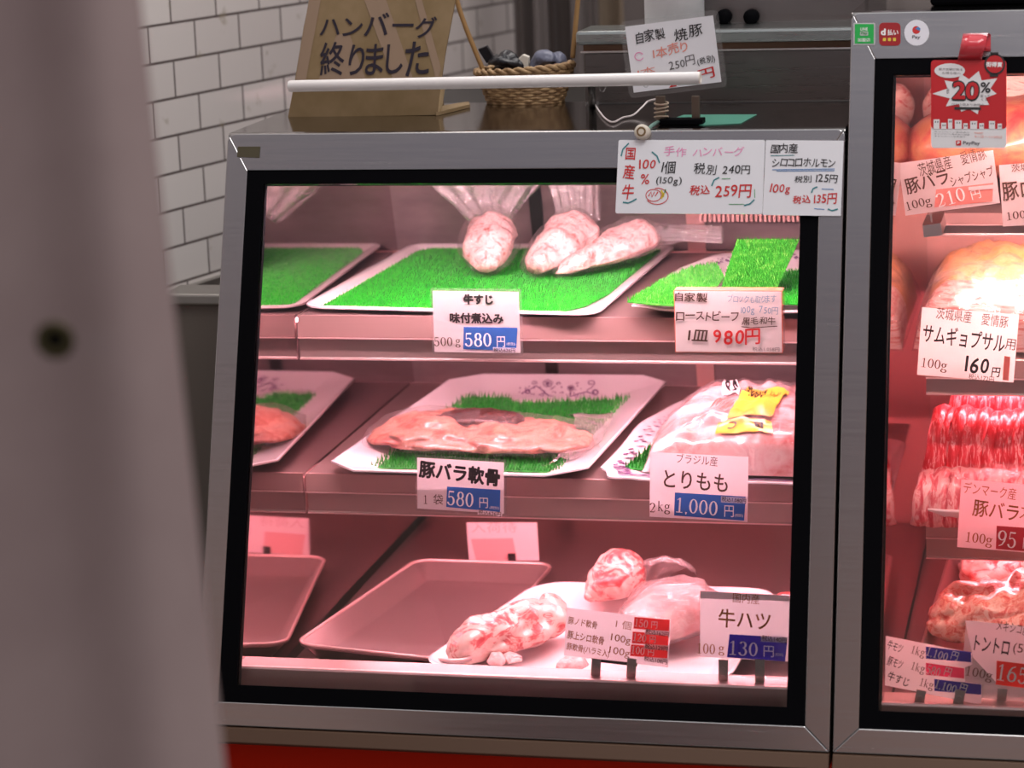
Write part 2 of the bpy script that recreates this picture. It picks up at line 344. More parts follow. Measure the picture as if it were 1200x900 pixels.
class Plate:
    """a flat card standing in the scene: local x along it, local y up it, local z out of its face"""
    def __init__(s, pick, tl, tr, bl, br):
        s.pick = pick; a, b, c, d = (pick(p) for p in (tl, tr, bl, br))
        s.c = (a + b + c + d) / 4
        s.x = ((b - a) + (d - c)).normalized(); u = (a - c) + (b - d); u = (u - s.x * u.dot(s.x)); s.y = u.normalized(); s.z = s.x.cross(s.y)
        s.w = ((b - a).length + (d - c).length) / 2; s.h = ((a - c).length + (b - d).length) / 2
        s.c = s.c - s.y * (s.h / 2)
        s.m = Matrix(((s.x.x, s.y.x, s.z.x, s.c.x), (s.x.y, s.y.y, s.z.y, s.c.y), (s.x.z, s.y.z, s.z.z, s.c.z), (0, 0, 0, 1)))
        s.inv = s.m.inverted(); s.root = None; s.lift = .0006
    def loc(s, p): return s.inv @ s.pick(p)
    def empty(s, name, label, cat, group=None): s.root = empty(name, None, label, cat, group, s.m); return s.root
    def quad(s, pts, name, m, th, z=0.0, r=0.0, parent=None):     # pts photo pixels -> a thin slab on the card
        ps = [s.loc(p) for p in pts]; mb = MB()
        if th == 0: mb.add([s.m @ Vector((p.x, p.y, z)) for p in ps], [tuple(range(len(ps)))])
        else: mb.extrude([s.m @ Vector((p.x, p.y, z)) for p in ps], s.z * th)
        return mb.build(name, m, parent or s.root)
    def card(s, name, m, th, r=0.0, grow=0.0, z=None):
        w, h = s.w / 2 + grow, s.h + 2 * grow; pts = []
        if r:
            for cx, cy, a0 in ((w - r, h - r, 0), (-w + r, h - r, 90), (-w + r, r, 180), (w - r, r, 270)):
                for i in range(5):
                    a = math.radians(a0 + 22.5 * i); pts.append(Vector((cx + r * math.cos(a), cy + r * math.sin(a) - grow, 0)))
        else: pts = [Vector((-w, -grow, 0)), Vector((w, -grow, 0)), Vector((w, h - grow, 0)), Vector((-w, h - grow, 0))]
        z0 = -th if z is None else z
        mb = MB()
        if th == 0: mb.add([s.m @ (p + Vector((0, 0, z0))) for p in pts], [tuple(range(len(pts)))])
        else: mb.extrude([s.m @ (p + Vector((0, 0, z0))) for p in pts], s.z * th)
        return mb.build(name, m, s.root)
    def text(s, body, box, ink, name, bold=0.0, kind='print', rot=0.0, z=None, parent=None, follow=True):
        x0, y0, x1, y1 = box; cx, cy = (x0 + x1) / 2, (y0 + y1) / 2
        c = s.loc((cx, cy)); ex = (s.loc((x1, cy)) - s.loc((x0, cy))).length; ey = (s.loc((cx, y1)) - s.loc((cx, y0))).length
        V, Fc = serif_mesh(body) if kind == 'serif' else (hand_mesh(body, bold) if kind == 'hand' else glyph_mesh(body, bold))
        ax, bx = min(v.x for v in V), max(v.x for v in V); ay, by = min(v.y for v in V), max(v.y for v in V)
        kx, ky = ex / max(bx - ax, 1e-6), ey / max(by - ay, 1e-6)
        ca, sa = math.cos(rot), math.sin(rot); z = s.lift if z is None else z
        mb = MB(); out = []
        for v in V:
            px, py = (v.x - (ax + bx) / 2) * kx, (v.y - (ay + by) / 2) * ky
            out.append(s.m @ Vector((c.x + px * ca - py * sa, c.y + px * sa + py * ca, z + v.z)))
        mb.add(out, Fc)
        o = mb.build(name, INK[ink] if isinstance(ink, str) else ink, parent or s.root)
        return o
    def strokes(s, runs, wpx, ink, name, z=None, parent=None):    # pen lines given in photo pixels
        k = (s.loc((600, 450)) - s.loc((601, 450))).length; mb = MB(); z = s.lift if z is None else z
        for run in runs:
            ps = [s.loc(p) for p in run]
            vs, fs = ribbon([(p.x, p.y, wpx * k / 2) for p in ps]); mb.add([s.m @ Vector((a, b, z)) for a, b in vs], fs)
        return mb.build(name, INK[ink], parent or s.root)
    def pen(s, runs, *a, **k):
        for run in runs: s.strokes([run], *a, **k)

# ------------------------------------------------------------------ organic shapes
def catmull(P, n):
    P = list(P); out = []
    for i in range(n):
        t = i / (n - 1) * (len(P) - 1); k = min(int(t), len(P) - 2); u = t - k
        a, b, c, d = P[max(k - 1, 0)], P[k], P[k + 1], P[min(k + 2, len(P) - 1)]
        out.append(.5 * ((2 * b) + (c - a) * u + (2 * a - 5 * b + 4 * c - d) * u * u + (3 * b - a - 3 * c + d) * u ** 3))
    return out
def blob(path, ra, rb, up=(0, 0, 1), nseg=48, nring=64, amp=.004, scale=30, seed=0, flat=.55, grow=0.0, fold=0.0):
    """a lump of meat: path of centres, half widths ra across and rb upwards"""
    P = catmull([Vector(p) for p in path], nring); A = catmull([Vector((a, 0, 0)) for a in ra], nring); B = catmull([Vector((b, 0, 0)) for b in rb], nring)
    mb = MB(); loops = []; off = Vector((seed * 3.7, seed * 1.3, seed * 2.1))
    for i, p in enumerate(P):
        t = (P[min(i + 1, nring - 1)] - P[max(i - 1, 0)]).normalized(); u = Vector(up); sd = t.cross(u).normalized(); u = sd.cross(t)
        lp = []
        for k in range(nseg):
            a = 2 * math.pi * k / nseg; ca, sa = math.cos(a), math.sin(a)
            d = sd * ca * max(A[i].x, .0003) + u * sa * max(B[i].x, .0003) * (1 if sa > 0 else flat)
            q = p + d; nn = d.normalized()
            h = noise.fractal(q * scale + off, 1.0, 2.0, 4) * amp * (1 if sa > -.2 else .3)
            if fold: h -= fold * max(0, 1 - abs(noise.noise(q * scale * .45 + off)) * 7)
            lp.append(q + nn * (h + grow))
        loops.append(lp)
    mb.loft(loops, True, True, True)
    return mb
def sheet(edges, nu=22, nv=26, amp=.004, scale=28, seed=0, bulge=0.0, pleat=.016):
    """film lofted through edges (each a list of points, same count)"""
    E = [catmull([Vector(p) for p in e], nu) for e in edges]; rows = []
    for j in range(nv):
        rows.append([None] * nu)
    for i in range(nu):
        c = catmull([e[i] for e in E], nv) if len(E) > 1 else [E[0][i]] * nv
        for j in range(nv):
            q = c[j]; n3 = noise.noise_vector(q * scale + Vector((seed * 5.1, seed, 0)))
            fall = min(1, j / 4); q = q + Vector((0, .4, .1)) * pleat * math.sin(i * 1.3 + seed + noise.noise(q * 12) * 3) * fall
            rows[j][i] = q + Vector((n3.x * .4, n3.y, n3.z * .7)) * amp * fall + Vector((0, -1, .2)) * bulge * math.sin(math.pi * i / (nu - 1)) * (1 - .5 * j / nv)
    mb = MB(); mb.loft(rows, False); return mb
class Bed:
    """a four-cornered patch in space: (s, t) in 0..1, h along its upward normal"""
    def __init__(s, fl, fr, br, bl):
        s.p = [Vector(q) for q in (fl, fr, br, bl)]
        s.n = (s.p[1] - s.p[0]).cross(s.p[3] - s.p[0]).normalized()
        s.w = ((s.p[1] - s.p[0]).length + (s.p[2] - s.p[3]).length) / 2; s.d = ((s.p[3] - s.p[0]).length + (s.p[2] - s.p[1]).length) / 2
    def __call__(s, a, b, h=0.0):
        f, r, k, l = s.p
        return (f * (1 - a) + r * a) * (1 - b) + (l * (1 - a) + k * a) * b + s.n * h
def rrect(w, d, r, seg, inset):     # rounded rectangle outline in metres about (0..w, 0..d), shrunk by inset
    r = max(r - inset, .001); x0, y0, x1, y1 = inset, inset, w - inset, d - inset; o = []
    for cx, cy, a0 in ((x1 - r, y1 - r, 0), (x0 + r, y1 - r, 90), (x0 + r, y0 + r, 180), (x1 - r, y0 + r, 270)):
        for i in range(seg + 1):
            a = math.radians(a0 + 90 * i / seg); o.append((cx + r * math.cos(a), cy + r * math.sin(a)))
    return o
def tray(bed, height, rim, slope, r, seg, m, name, label, cat, group=None, th=.0018, rimdrop=.002):
    """bed is the rim level; the floor lies `height` below it"""
    def lp(inset, h): return [bed(x / bed.w, y / bed.d, h) for x, y in rrect(bed.w, bed.d, r, seg, inset)]
    mb = MB()
    mb.loft([lp(rim + slope, -height - th), lp(rim * .6 + .001, -rimdrop - th), lp(0, -rimdrop - th * .6), lp(0, -rimdrop * .4), lp(rim * .5, 0), lp(rim, -.0008), lp(rim + slope * .9, -height + .002), lp(rim + slope + .003, -height)], True, True, True)
    o = mb.build(name, m, None, True)
    md = o.modifiers.new('edge', 'EDGE_SPLIT'); md.split_angle = .9
    return tag(o, label, cat, group)
def grass(bed, name, label, m, density=(70, 44), blade=.006, poly=None, group='green plastic grass mats', lean=.25, seed=1, wave=0.0):
    """green plastic serving grass: a thin sheet with rows of short blades"""
    rnd = random.Random(seed)
    inside = (lambda a, b: True) if poly is None else (lambda a, b: in_poly(a, b, poly))
    root = empty(name, bed(.5, .5), label, 'grass mat', group)
    mb = MB()
    if poly is None: ring = [(a, 0) for a in [i / 24 for i in range(24)]] + [(1, b / 16) for b in range(16)] + [(1 - i / 24, 1) for i in range(24)] + [(0, 1 - b / 16) for b in range(16)]
    else: ring = poly
    H = lambda a, b: wave * math.sin(a * 5 + seed) * math.sin(b * 4)
    mb.loft([[bed(a, b, H(a, b) - .0005) for a, b in ring], [bed(a, b, H(a, b) + .0008) for a, b in ring]], True, True, True)
    mb.build('mat_sheet', m, root)
    bl = MB(); nx, ny = density; ex = (bed.p[1] - bed.p[0]).normalized(); ey = (bed.p[3] - bed.p[0]).normalized(); wv = bed.w / nx * .36
    V, Fc = [], []
    for j in range(ny):
        for i in range(nx):
            a = (i + .5 + rnd.uniform(-.25, .25) + (.5 if j % 2 else 0)) / (nx + .5); b = (j + .5) / ny
            if not inside(a, b): continue
            h = blade * rnd.uniform(.75, 1.1); q = bed(a, b, H(a, b) + .0006); tip = q + bed.n * h + ex * rnd.uniform(-lean, lean) * h + ey * rnd.uniform(-lean, lean) * h * .6
            k = len(V); V += [q - ex * wv - ey * wv * .4, q + ex * wv - ey * wv * .4, q + ey * wv * .8, tip]; Fc += [(k, k + 1, k + 3), (k + 1, k + 2, k + 3), (k + 2, k, k + 3)]
    bl.add(V, Fc); o = bl.build('grass_blades', m, root); o['kind'] = 'stuff'
    return root
def in_poly(x, y, poly):
    c = False; n = len(poly)
    for i in range(n):
        (x0, y0), (x1, y1) = poly[i], poly[(i + 1) % n]
        if (y0 > y) != (y1 > y) and x < (x1 - x0) * (y - y0) / (y1 - y0) + x0: c = not c
    return c
# ------------------------------------------------------------------ the shop around the cases
mb = MB(); mb.box((-2.0, -3.6, -.06), (3.0, 3.2, 0)); fl = structure(mb.build('floor', mat('concrete_floor', (.20, .18, .165), .7)))
add_noise_color(fl.data.materials[0], ((.35, (.15, .135, .125)), (.7, (.25, .23, .21))), 3, 6)

WP, WD = Vector((-.24608, .8, 0)), Vector((.2444, .9697, 0)).normalized()      # tiled side wall: a point of it and its run
WN = Vector((WD.y, -WD.x, 0))
def wall_slab(name, s0, s1, z0, z1, th, m, out=0.0):
    mb = MB(); a, b = WP + WD * s0 + WN * out, WP + WD * s1 + WN * out
    me = bpy.data.meshes.new(name); L = s1 - s0; H = z1 - z0
    bm = MB(); bm.box((0, 0, -th), (L, H, 0))
    o = bm.build(name, m); o.location = (0, 0, 0)
    for v in o.data.vertices: pass
    c = Vector((L / 2, H / 2, -th))                       # build() centres the mesh, put the corner back
    o.matrix_world = Matrix(((WD.x, 0, WN.x, a.x), (WD.y, 0, WN.y, a.y), (0, 1, 0, z0), (0, 0, 0, 1))) @ Matrix.Translation(c)
    return structure(o)
M_TILE = mat('white_glazed_tile', (.8, .8, .8), .22, spec=.5)
n, l, b = nodes(M_TILE)
t = n.new('ShaderNodeTexCoord'); mp = n.new('ShaderNodeMapping'); br = n.new('ShaderNodeTexBrick')
br.inputs['Scale'].default_value = 1; br.inputs['Brick Width'].default_value = .112; br.inputs['Row Height'].default_value = .0505
br.inputs['Mortar Size'].default_value = .0019; br.inputs['Mortar Smooth'].default_value = .15; br.inputs['Bias'].default_value = 0
br.inputs['Color1'].default_value = (.74, .69, .665, 1); br.inputs['Color2'].default_value = (.67, .62, .60, 1); br.inputs['Mortar'].default_value = (.13, .105, .10, 1)
br.offset = .5; br.squash = 1
z1 = n.new('ShaderNodeTexNoise'); z1.inputs['Scale'].default_value = 26; z1.inputs['Detail'].default_value = 5
mx = n.new('ShaderNodeMix'); mx.data_type = 'RGBA'; mx.inputs[0].default_value = 0
rr = n.new('ShaderNodeMapRange'); rr.inputs[1].default_value = .66; rr.inputs[2].default_value = .74; rr.inputs[4].default_value = .55
l.new(t.outputs['Object'], mp.inputs[0]); l.new(mp.outputs[0], br.inputs['Vector']); l.new(t.outputs['Object'], z1.inputs['Vector'])
l.new(z1.outputs['Fac'], rr.inputs[0]); l.new(rr.outputs[0], mx.inputs[0]); l.new(br.outputs['Color'], mx.inputs[6]); mx.inputs[7].default_value = (.33, .27, .19, 1)
l.new(mx.outputs[2], b.inputs['Base Color'])
bp = n.new('ShaderNodeBump'); bp.inputs['Strength'].default_value = .6; bp.inputs['Distance'].default_value = .002; bp.invert = True
l.new(br.outputs['Fac'], bp.inputs['Height']); l.new(bp.outputs[0], b.inputs['Normal'])
TZ0 = 1.2735 - .0505 * 6
tw = wall_slab('wall_left', -2.9, .945, TZ0 - .0065, 2.9, .06, M_TILE)
c = tw.matrix_world.inverted() @ (WP + WD * (-.0316) + Vector((0, 0, TZ0)))      # a joint of the row under the line z = 1.2735
mp.inputs['Location'].default_value = (-c.x + .112 * 40 + .056, -c.y + .0505 * 40, 0)
M_LEDGE = steel('ledge_steel', (.42, .40, .37), .38)
M_BASE = mat('base_steel', (.10, .055, .035), .45, .3, spec=.3)
M_LOWER = mat('lower_wall_paint', (.20, .17, .145), .55)
M_HIGHLIGHT = mat('highlight_steel', (.80, .56, .55), .3, .5)  # paler steel, paints bright highlight lines on edges and the tray's bright rim
LCZ = at_y((230, 345), .45).z; LCB = at_y((230, 358), .45).z
mb = MB(); mb.box((-.205, .46, 0), (-.036, .515, LCB)); lc = mb.build('low_counter', M_LOWER, None, False, .003)
tag(lc, 'grey low counter with a steel lip standing between the curtain and the display case', 'counter')
mb = MB(); mb.box((-.207, .45, LCB), (-.034, .520, LCZ)); mb.build('counter_lip', M_LEDGE, lc, False, .003)
wall_slab('trim_1', -2.9, .945, .940, TZ0 - .0065, .075, M_LEDGE, .012)
wall_slab('wall_lower', -2.9, .945, 0, .940, .06, M_LOWER)
M_BACK = mat('back_wall_paint', (.22, .195, .185), .5); add_noise_color(M_BACK, ((.35, (.15, .125, .12)), (.65, (.27, .24, .23))), 2.2, 3, (5, 5, .25))
mb = MB(); mb.box((-.12, 1.86, 0), (3.0, 1.94, 2.9)); structure(mb.build('wall_back', M_BACK))

# the kitchen furniture seen over the case
mb = MB(); mb.box((.462, .565, 1.30), (.684, .86, 2.25)); cab = mb.build('steel_cabinet', steel('cabinet_steel', (.26, .235, .235), .42), None, False, .004)
tag(cab, 'dark steel wall cabinet with two black knobs behind the steel counter', 'cabinet')
pk = at_y((864, 10), .564)
mb = MB(); mb.box((pk.x - .0012, .5635, 1.36), (pk.x + .0012, .567, 2.2)); mb.build('door_seam', M_DARK, cab)
for q in ((848, 20), (880, 20)):
    p = at_y(q, .550); mb = MB(); mb.lathe([(.004, -.014), (.009, -.014), (.0095, .0), (.008, .010), (.002, .011)], p, (0, -1, 0)); mb.build('knob', M_BLACK, cab, True)
p0 = at_y((652, 62), .52); pr = at_y((998, 60), .62)
mb = MB(); ZT = at_y((840, 60), .48).z; ZL = at_y((840, 34), .475).z
mb.box((.345, .487, 1.2336), (.684, .562, ZT)); ctr = mb.build('steel_counter', steel('counter_steel', (.20, .185, .18), .3), None, False, .002)
tag(ctr, 'dark steel counter unit standing on the meat case behind the price cards', 'counter')
mb = MB(); mb.box((.342, .482, ZT), (.684, .562, ZT + .0022)); mb.build('bright_edge', steel('edge_steel', (.75, .72, .70), .25), ctr)
mb = MB(); mb.box((.345, .486, ZT + .0022), (.684, .562, ZT + .010)); mb.build('brown_strip', mat('brown_strip_paint', (.16, .075, .035), .4), ctr)
mb = MB(); mb.box((.338, .474, ZT + .010), (.684, .562, ZL)); mb.build('top_rim', steel('green_grey_steel', (.40, .43, .42), .3), ctr, False, .004)
# rolled paper hanging in front of the cabinet
mb = MB(); a, b2 = at_y((757, 30), .53), at_y((826, 24), .53)
r = (b2.x - a.x) / 2
mb.lathe([(r * .30, 0), (r, .0), (r * 1.01, .09), (r, .18), (r * .3, .18)], ((a.x + b2.x) / 2, .525, ZL), (0, 0, 1), 28)
rl = mb.build('paper_towel_roll', mat('towel_paper', (.90, .87, .90), .9), None, True)
tag(rl, 'white paper towel roll standing behind the roast pork price card', 'paper roll')
add_bump(rl.data.materials[0], 90, .4, .002)
# hanging strips by the end of the tiled wall
M_STRIP = [mat('strip_plastic_' + k, c_, .3) for k, c_ in (('tan', (.24, .19, .14)), ('grey', (.17, .15, .145)), ('dark', (.09, .075, .07)))]
for i, (x0, x1, k) in enumerate(((604, 622, 2), (624, 640, 1), (642, 668, 2), (676, 700, 1), (703, 732, 0))):
    a, b2 = at_y((x0, 20), 1.55 - .06 * (i % 2)), at_y((x1, 20), 1.55 - .06 * (i % 2)); mb = MB(); loops = []
    for zz in [.7 + .1 * j for j in range(17)]:
        loops.append([Vector((a.x + (b2.x - a.x) * u, a.y + .012 * math.sin(u * 6 + i + zz), zz)) for u in [j / 8 for j in range(9)]] +
                     [Vector((a.x + (b2.x - a.x) * u, a.y + .006 + .012 * math.sin(u * 6 + i + zz), zz)) for u in [1 - j / 8 for j in range(9)]])
    mb.loft(loops, True, True, True); s_ = mb.build('curtain_strip', M_STRIP[k], None, True)
    tag(s_, 'dim brown plastic strip hanging in the kitchen doorway behind the basket', 'strip curtain', 'strips in the kitchen doorway')

# ------------------------------------------------------------------ display cases
def frame_piece(mb, q0, q1, d0, d1):      # q0: four (x, v) outer-to-inner corners of a mitred frame side
    mb.hexa([F(x, v, d1) for x, v in q0], [F(x, v, d0) for x, v in q0])
def display_case(x0, x1, gx0, gx1, vtop, vb_top, vg_top, label, lamp_col, mirror_x, lamps, back_col, red=False):
    """x0..x1 outer width, gx0..gx1 black border outer, vtop / vb_top / vg_top heights of frame, border and glass along the slope"""
    vb = -.0265; g = .0200
    root = empty('display_case', ((x0 + x1) / 2, .4, 0), label, 'display case')
    # steel frame: four mitred sides
    cr_ = .009; ar = lambda cx, a0, a1: [(cx + cr_ * math.cos(math.radians(a0 + (a1 - a0) * i / 4)), vtop - cr_ + cr_ * math.sin(math.radians(a0 + (a1 - a0) * i / 4))) for i in range(5)]
    for nm, q in (('frame_top', ar(x0 + cr_, 135, 90) + ar(x1 - cr_, 90, 45) + [(gx1, vb_top), (gx0, vb_top)]), ('frame_bottom', [(x0, vb), (x1, vb), (gx1, 0), (gx0, 0)]),
                  ('frame_side', [(x0, vb)] + ar(x0 + cr_, 180, 135) + [(gx0, vb_top), (gx0, 0)]), ('frame_side', [(x1, vb)] + ar(x1 - cr_, 0, 45) + [(gx1, vb_top), (gx1, 0)])):
        mb = MB(); mb.extrude([F(x, v, 0) for x, v in q], FN * -.02); mb.build(nm, M_FRAME, root, False, .0012)
    vg0 = .0195
    mb = MB()
    for q in ([(gx0, vb_top), (gx1, vb_top), (gx1 - g, vg_top), (gx0 + g, vg_top)], [(gx0, 0), (gx1, 0), (gx1 - g, vg0), (gx0 + g, vg0)],
              [(gx0, 0), (gx0, vb_top), (gx0 + g, vg_top), (gx0 + g, vg0)], [(gx1, 0), (gx1, vb_top), (gx1 - g, vg_top), (gx1 - g, vg0)]):
        mb.hexa([F(x, v, -.0012) for x, v in q], [F(x, v, -.016) for x, v in q])
    mb.build('glass_border', M_BLACK, root)
    mb = MB(); q = [(gx0 + g, vg0), (gx1 - g, vg0), (gx1 - g, vg_top), (gx0 + g, vg_top)]
    mb.hexa([F(x, v, -.004) for x, v in q], [F(x, v, -.009) for x, v in q]); mb.build('glass_pane', M_GLASS, root)
    ft = F(0, vtop, 0); zt = ft.z; yt = ft.y
    yb = lambda z: .80 + (1.046 - z) * .29 + (zt - 1.2327) * .0
    ytop = .97 if red else .515
    # top plate with rounded front nose
    nose = [(yt + .002, zt - .008), (yt + .0005, zt - .003), (yt + .003, zt), (yt + .009, zt + .0008), (ytop, zt + .0008), (ytop + .004, zt - .008)]
    mb = MB(); mb.prism_x(nose, x0, x1); mb.build('top_panel', M_TOPPLATE, root, False, .001)
    # side panels follow the slope
    for xa, xb, nm, m in ((x0 + .001, x0 + .004, 'side_panel', M_FRAME), (x1 - .004, x1 - .001, 'side_panel', M_FRAME)):
        mb = MB(); p0, p1 = F(0, vb, -.021), F(0, vtop, -.021)
        mb.prism_x([(p0.y, p0.z), (p1.y, zt - .009), (ytop, zt - .009), (yb(zt - .03) + .02, zt - .045 if not red else zt - .009), (1.06, .58)], xa, xb); mb.build(nm, m, root)
    p0, p1 = F(0, .0, -.03), F(0, vb_top, -.03)
    prof = [(p0.y, .60), (p1.y, p1.z), (yb(p1.z), p1.z), (yb(.60), .60)]
    mb = MB(); mb.prism_x(prof, mirror_x - .004, mirror_x); mb.build('mirror_wall', M_MIRROR, root)
    mb = MB(); mb.prism_x(prof, gx1 - .002, gx1 + .002); mb.build('inner_wall', M_INNER, root)
    # ceiling lining, deck, sill
    mb = MB(); mb.prism_x([(yt + .035, zt - .030), (yt + .035, zt - .012), (.76, zt - .012), (.76, zt - .030)], mirror_x, gx1 - .002); mb.build('inner_ceiling', M_INNER, root)
    if not red:
        mb = MB(); mb.prism_x([(ytop, zt - .011), (ytop, zt - .008), (.80, zt - .010), (.80, zt - .013)], x0 + .004, x1 - .004); mb.build('rear_roof', M_DARK, root)
    mb = MB(); mb.prism_x([(.06, .578), (.06, .586), (yb(.586), .586), (yb(.58), .578)], mirror_x, gx1 - .002); mb.build('deck', M_DECK, root)
    zs = .650 if not red else .637
    mb = MB(); mb.prism_x([(.036, zs), (.072, zs), (.074, zs - .003), (.074, .586), (.030, .586), (.034, zs - .003)], mirror_x, gx1 - .002); mb.build('front_sill', M_RAIL, root, False, .001)
    mb = MB(); mb.prism_x([(.0330, zs - .0012), (.0345, zs + .0010), (.0385, zs + .0012), (.0385, zs)], mirror_x, gx1 - .002); mb.build('sill_highlight', M_HIGHLIGHT, root)  # added pale strip, a painted highlight along the sill's front edge
    # sloping rear doors
    xm = .4315 if not red else gx1 - .2
    def door(nm, xa, xb, z0_, z1_, off, m, th=.006):
        mb = MB(); mb.hexa([Vector((xa, yb(z0_) - off, z0_)), Vector((xb, yb(z0_) - off, z0_)), Vector((xb, yb(z1_) - off, z1_)), Vector((xa, yb(z1_) - off, z1_))],
                           [Vector((xa, yb(z0_) - off + th, z0_)), Vector((xb, yb(z0_) - off + th, z0_)), Vector((xb, yb(z1_) - off + th, z1_)), Vector((xa, yb(z1_) - off + th, z1_))])
        return mb.build(nm, m, root)
    zz = zt - .014
    door('back_panel', mirror_x, gx1, .58, zz, -.004, M_DOORFRAME)
    if not red:
        door('sliding_door', mirror_x, xm - .012, .63, zz, .004, M_DOOR); door('sliding_door', xm + .012, gx1, .63, zz, .004, M_DOOR)
        door('door_stile', xm - .012, xm + .012, .60, zz, .009, M_DOORFRAME)
        door('door_stile', .205, .222, .60, zz, .009, M_DARK)
        for z_, h_ in ((.985, .012), (.76, .010), (.655, .012), (.630, .016)): door('door_rail', mirror_x, gx1, z_, z_ + h_, .011, M_DOORFRAME)
        mb = MB()
        for i in range(34):
            xx = .44 + i * .0062; mb.box((xx, .775, 1.042), (xx + .0034, .783, 1.056))
        o = mb.build('air_grille', M_DOORFRAME, root); 
    # base: ledge, red panel, plinth
    a, b_ = F(0, vb, .0), F(0, vb - .018, .006)
    mb = MB(); mb.prism_x([(a.y - .002, a.z - .0015), (b_.y - .001, b_.z), (b_.y + .004, b_.z - .004), (.12, b_.z - .004), (.12, a.z - .0015)], x0, x1); mb.build('base_ledge', M_BASE, root, False, .001)
    mb = MB(); mb.prism_x([(.012, .10), (.012, b_.z - .005), (.06, b_.z - .005), (.06, .10)], x0, x1); mb.build('base_panel', M_RED, root)
    mb = MB(); mb.box((x0 + .01, .05, 0), (x1 - .01, 1.0, .10)); mb.build('plinth', M_DARK, root)
    mb = MB(); mb.box((x0 + .01, .062, .10), (x1 - .01, 1.04, .576)); mb.build('cold_unit', M_DARK, root)
    # shelves
    return root, zt, yb
def shelf(root, x0, x1, y, z, yback, h1, h2, lampm, lamp=True):
    mb = MB(); mb.prism_x([(y, z), (yback, z), (yback, z - .004), (y, z - .004)], x0, x1); sh = mb.build('shelf', M_INNER, root)
    mb = MB(); mb.prism_x([(y - .004, z + .001), (y - .002, z + .0015), (y + .002, z), (y + .003, z - h1), (y - .006, z - h1), (y - .0065, z - h1 + .002)], x0, x1)
    mb.build('price_rail', M_RAIL, sh)
    mb = MB(); mb.prism_x([(y + .003, z - h1 - .0002), (y + .003, z - h2), (y, z - h2 - .001), (y - .002, z - h2 + .0015), (y - .001, z - h2 + .003), (y - .001, z - h1 - .0002)], x0, x1); mb.build('rail_lip', M_RAIL2, sh)
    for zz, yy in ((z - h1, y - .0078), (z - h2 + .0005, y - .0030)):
        mb = MB(); mb.prism_x([(yy, zz - .0007), (yy, zz + .0007), (yy + .004, zz + .0007), (yy + .004, zz - .0007)], x0, x1); mb.build('rail_highlight', M_HIGHLIGHT, sh)  # added pale strips, painted highlights on the rail's crease and lower edge
    if lamp:
        mb = MB(); mb.prism_x([(y + .083, z - .006), (y + .127, z - .006), (y + .127, z - .011), (y + .083, z - .011)], x0 + .01, x1 - .01); mb.build('lamp_housing', M_CARD, sh)
        mb = MB(); mb.tube([(x0 + .03, y + .105, z - .021), (x1 - .03, y + .105, z - .021)], .008, 10); mb.build('lamp_tube', lampm, sh, True)
    return sh
def lamp_mat(name, col, s): return mat(name, col, .4, emit=col, emit_s=s)
PINK = (1.0, .56, .62)
c1, zt1, yb1 = display_case(-.0263, .687, 0, .660, .6527, .6096, .5942, 'stainless meat display case with sloping glass front, under the cardboard sign', PINK, .010, 0, 0)
L_TOP = lamp_mat('pink_white_lamp', (1.0, .60, .66), LAMP_TOP); L_MID = lamp_mat('pink_lamp', (1.0, .50, .58), LAMP_MID); L_LOW = lamp_mat('pink_lamp_low', (1.0, .40, .46), LAMP_LOW); L_RED = lamp_mat('red_meat_lamp', (1.0, .22, .26), LAMP_RED); L_REDT = lamp_mat('warm_meat_lamp', (1.0, .55, .52), LAMP_RED * 1.8)
mb = MB(); mb.tube([(.05, .238, 1.186), (.62, .238, 1.186)], .008, 10); mb.build('lamp_tube', L_TOP, c1, True)
mb = MB(); mb.prism_x([(.228, 1.197), (.268, 1.197), (.268, 1.203), (.228, 1.203)], .04, .63); mb.build('lamp_housing', M_CARD, c1)
Z1, Z2, YS = .9975, .799, .334
shelf(c1, .012, .656, YS, Z1, .79, .0265, .054, L_MID)
shelf(c1, .012, .656, YS, Z2, .85, .022, .050, L_LOW)
pl = Plate(at_f, (279, 172), (305, 172), (278, 184), (304, 185)); pl.root = c1
pl.quad([(279, 172), (305, 172), (304, 185), (278, 184)], 'rating_plate', mat('bronze_plate', (.10, .085, .05), .5, .4), .001)

V2 = (1.3564 - Z0) / math.cos(TH); VB2 = (1.30696 - Z0) / math.cos(TH); VG2 = (1.2905 - Z0) / math.cos(TH)
c2, zt2, yb2 = display_case(.6905, 1.42, .7178, 1.39, V2, VB2, VG2, 'taller stainless meat display case at right with stickers on its frame', PINK, .739, 0, 0, True)
mb = MB(); mb.tube([(.79, .268, 1.300), (1.35, .268, 1.300)], .008, 10); mb.build('lamp_tube', L_REDT, c2, True)
mb = MB(); mb.prism_x([(.262, 1.311), (.300, 1.311), (.300, 1.319), (.262, 1.319)], .78, 1.36); mb.build('lamp_housing', M_CARD, c2)
YA, ZA, YB2, ZB, YC, ZC = .42, 1.108, .40, .937, .40, .7508
shelf(c2, .764, 1.385, YA, ZA, .79, .012, .026, L_REDT)
shelf(c2, .764, 1.385, YB2, ZB, .79, .021, .042, L_RED)
shelf(c2, .764, 1.385, YC, ZC, .85, .031, .058, L_RED)
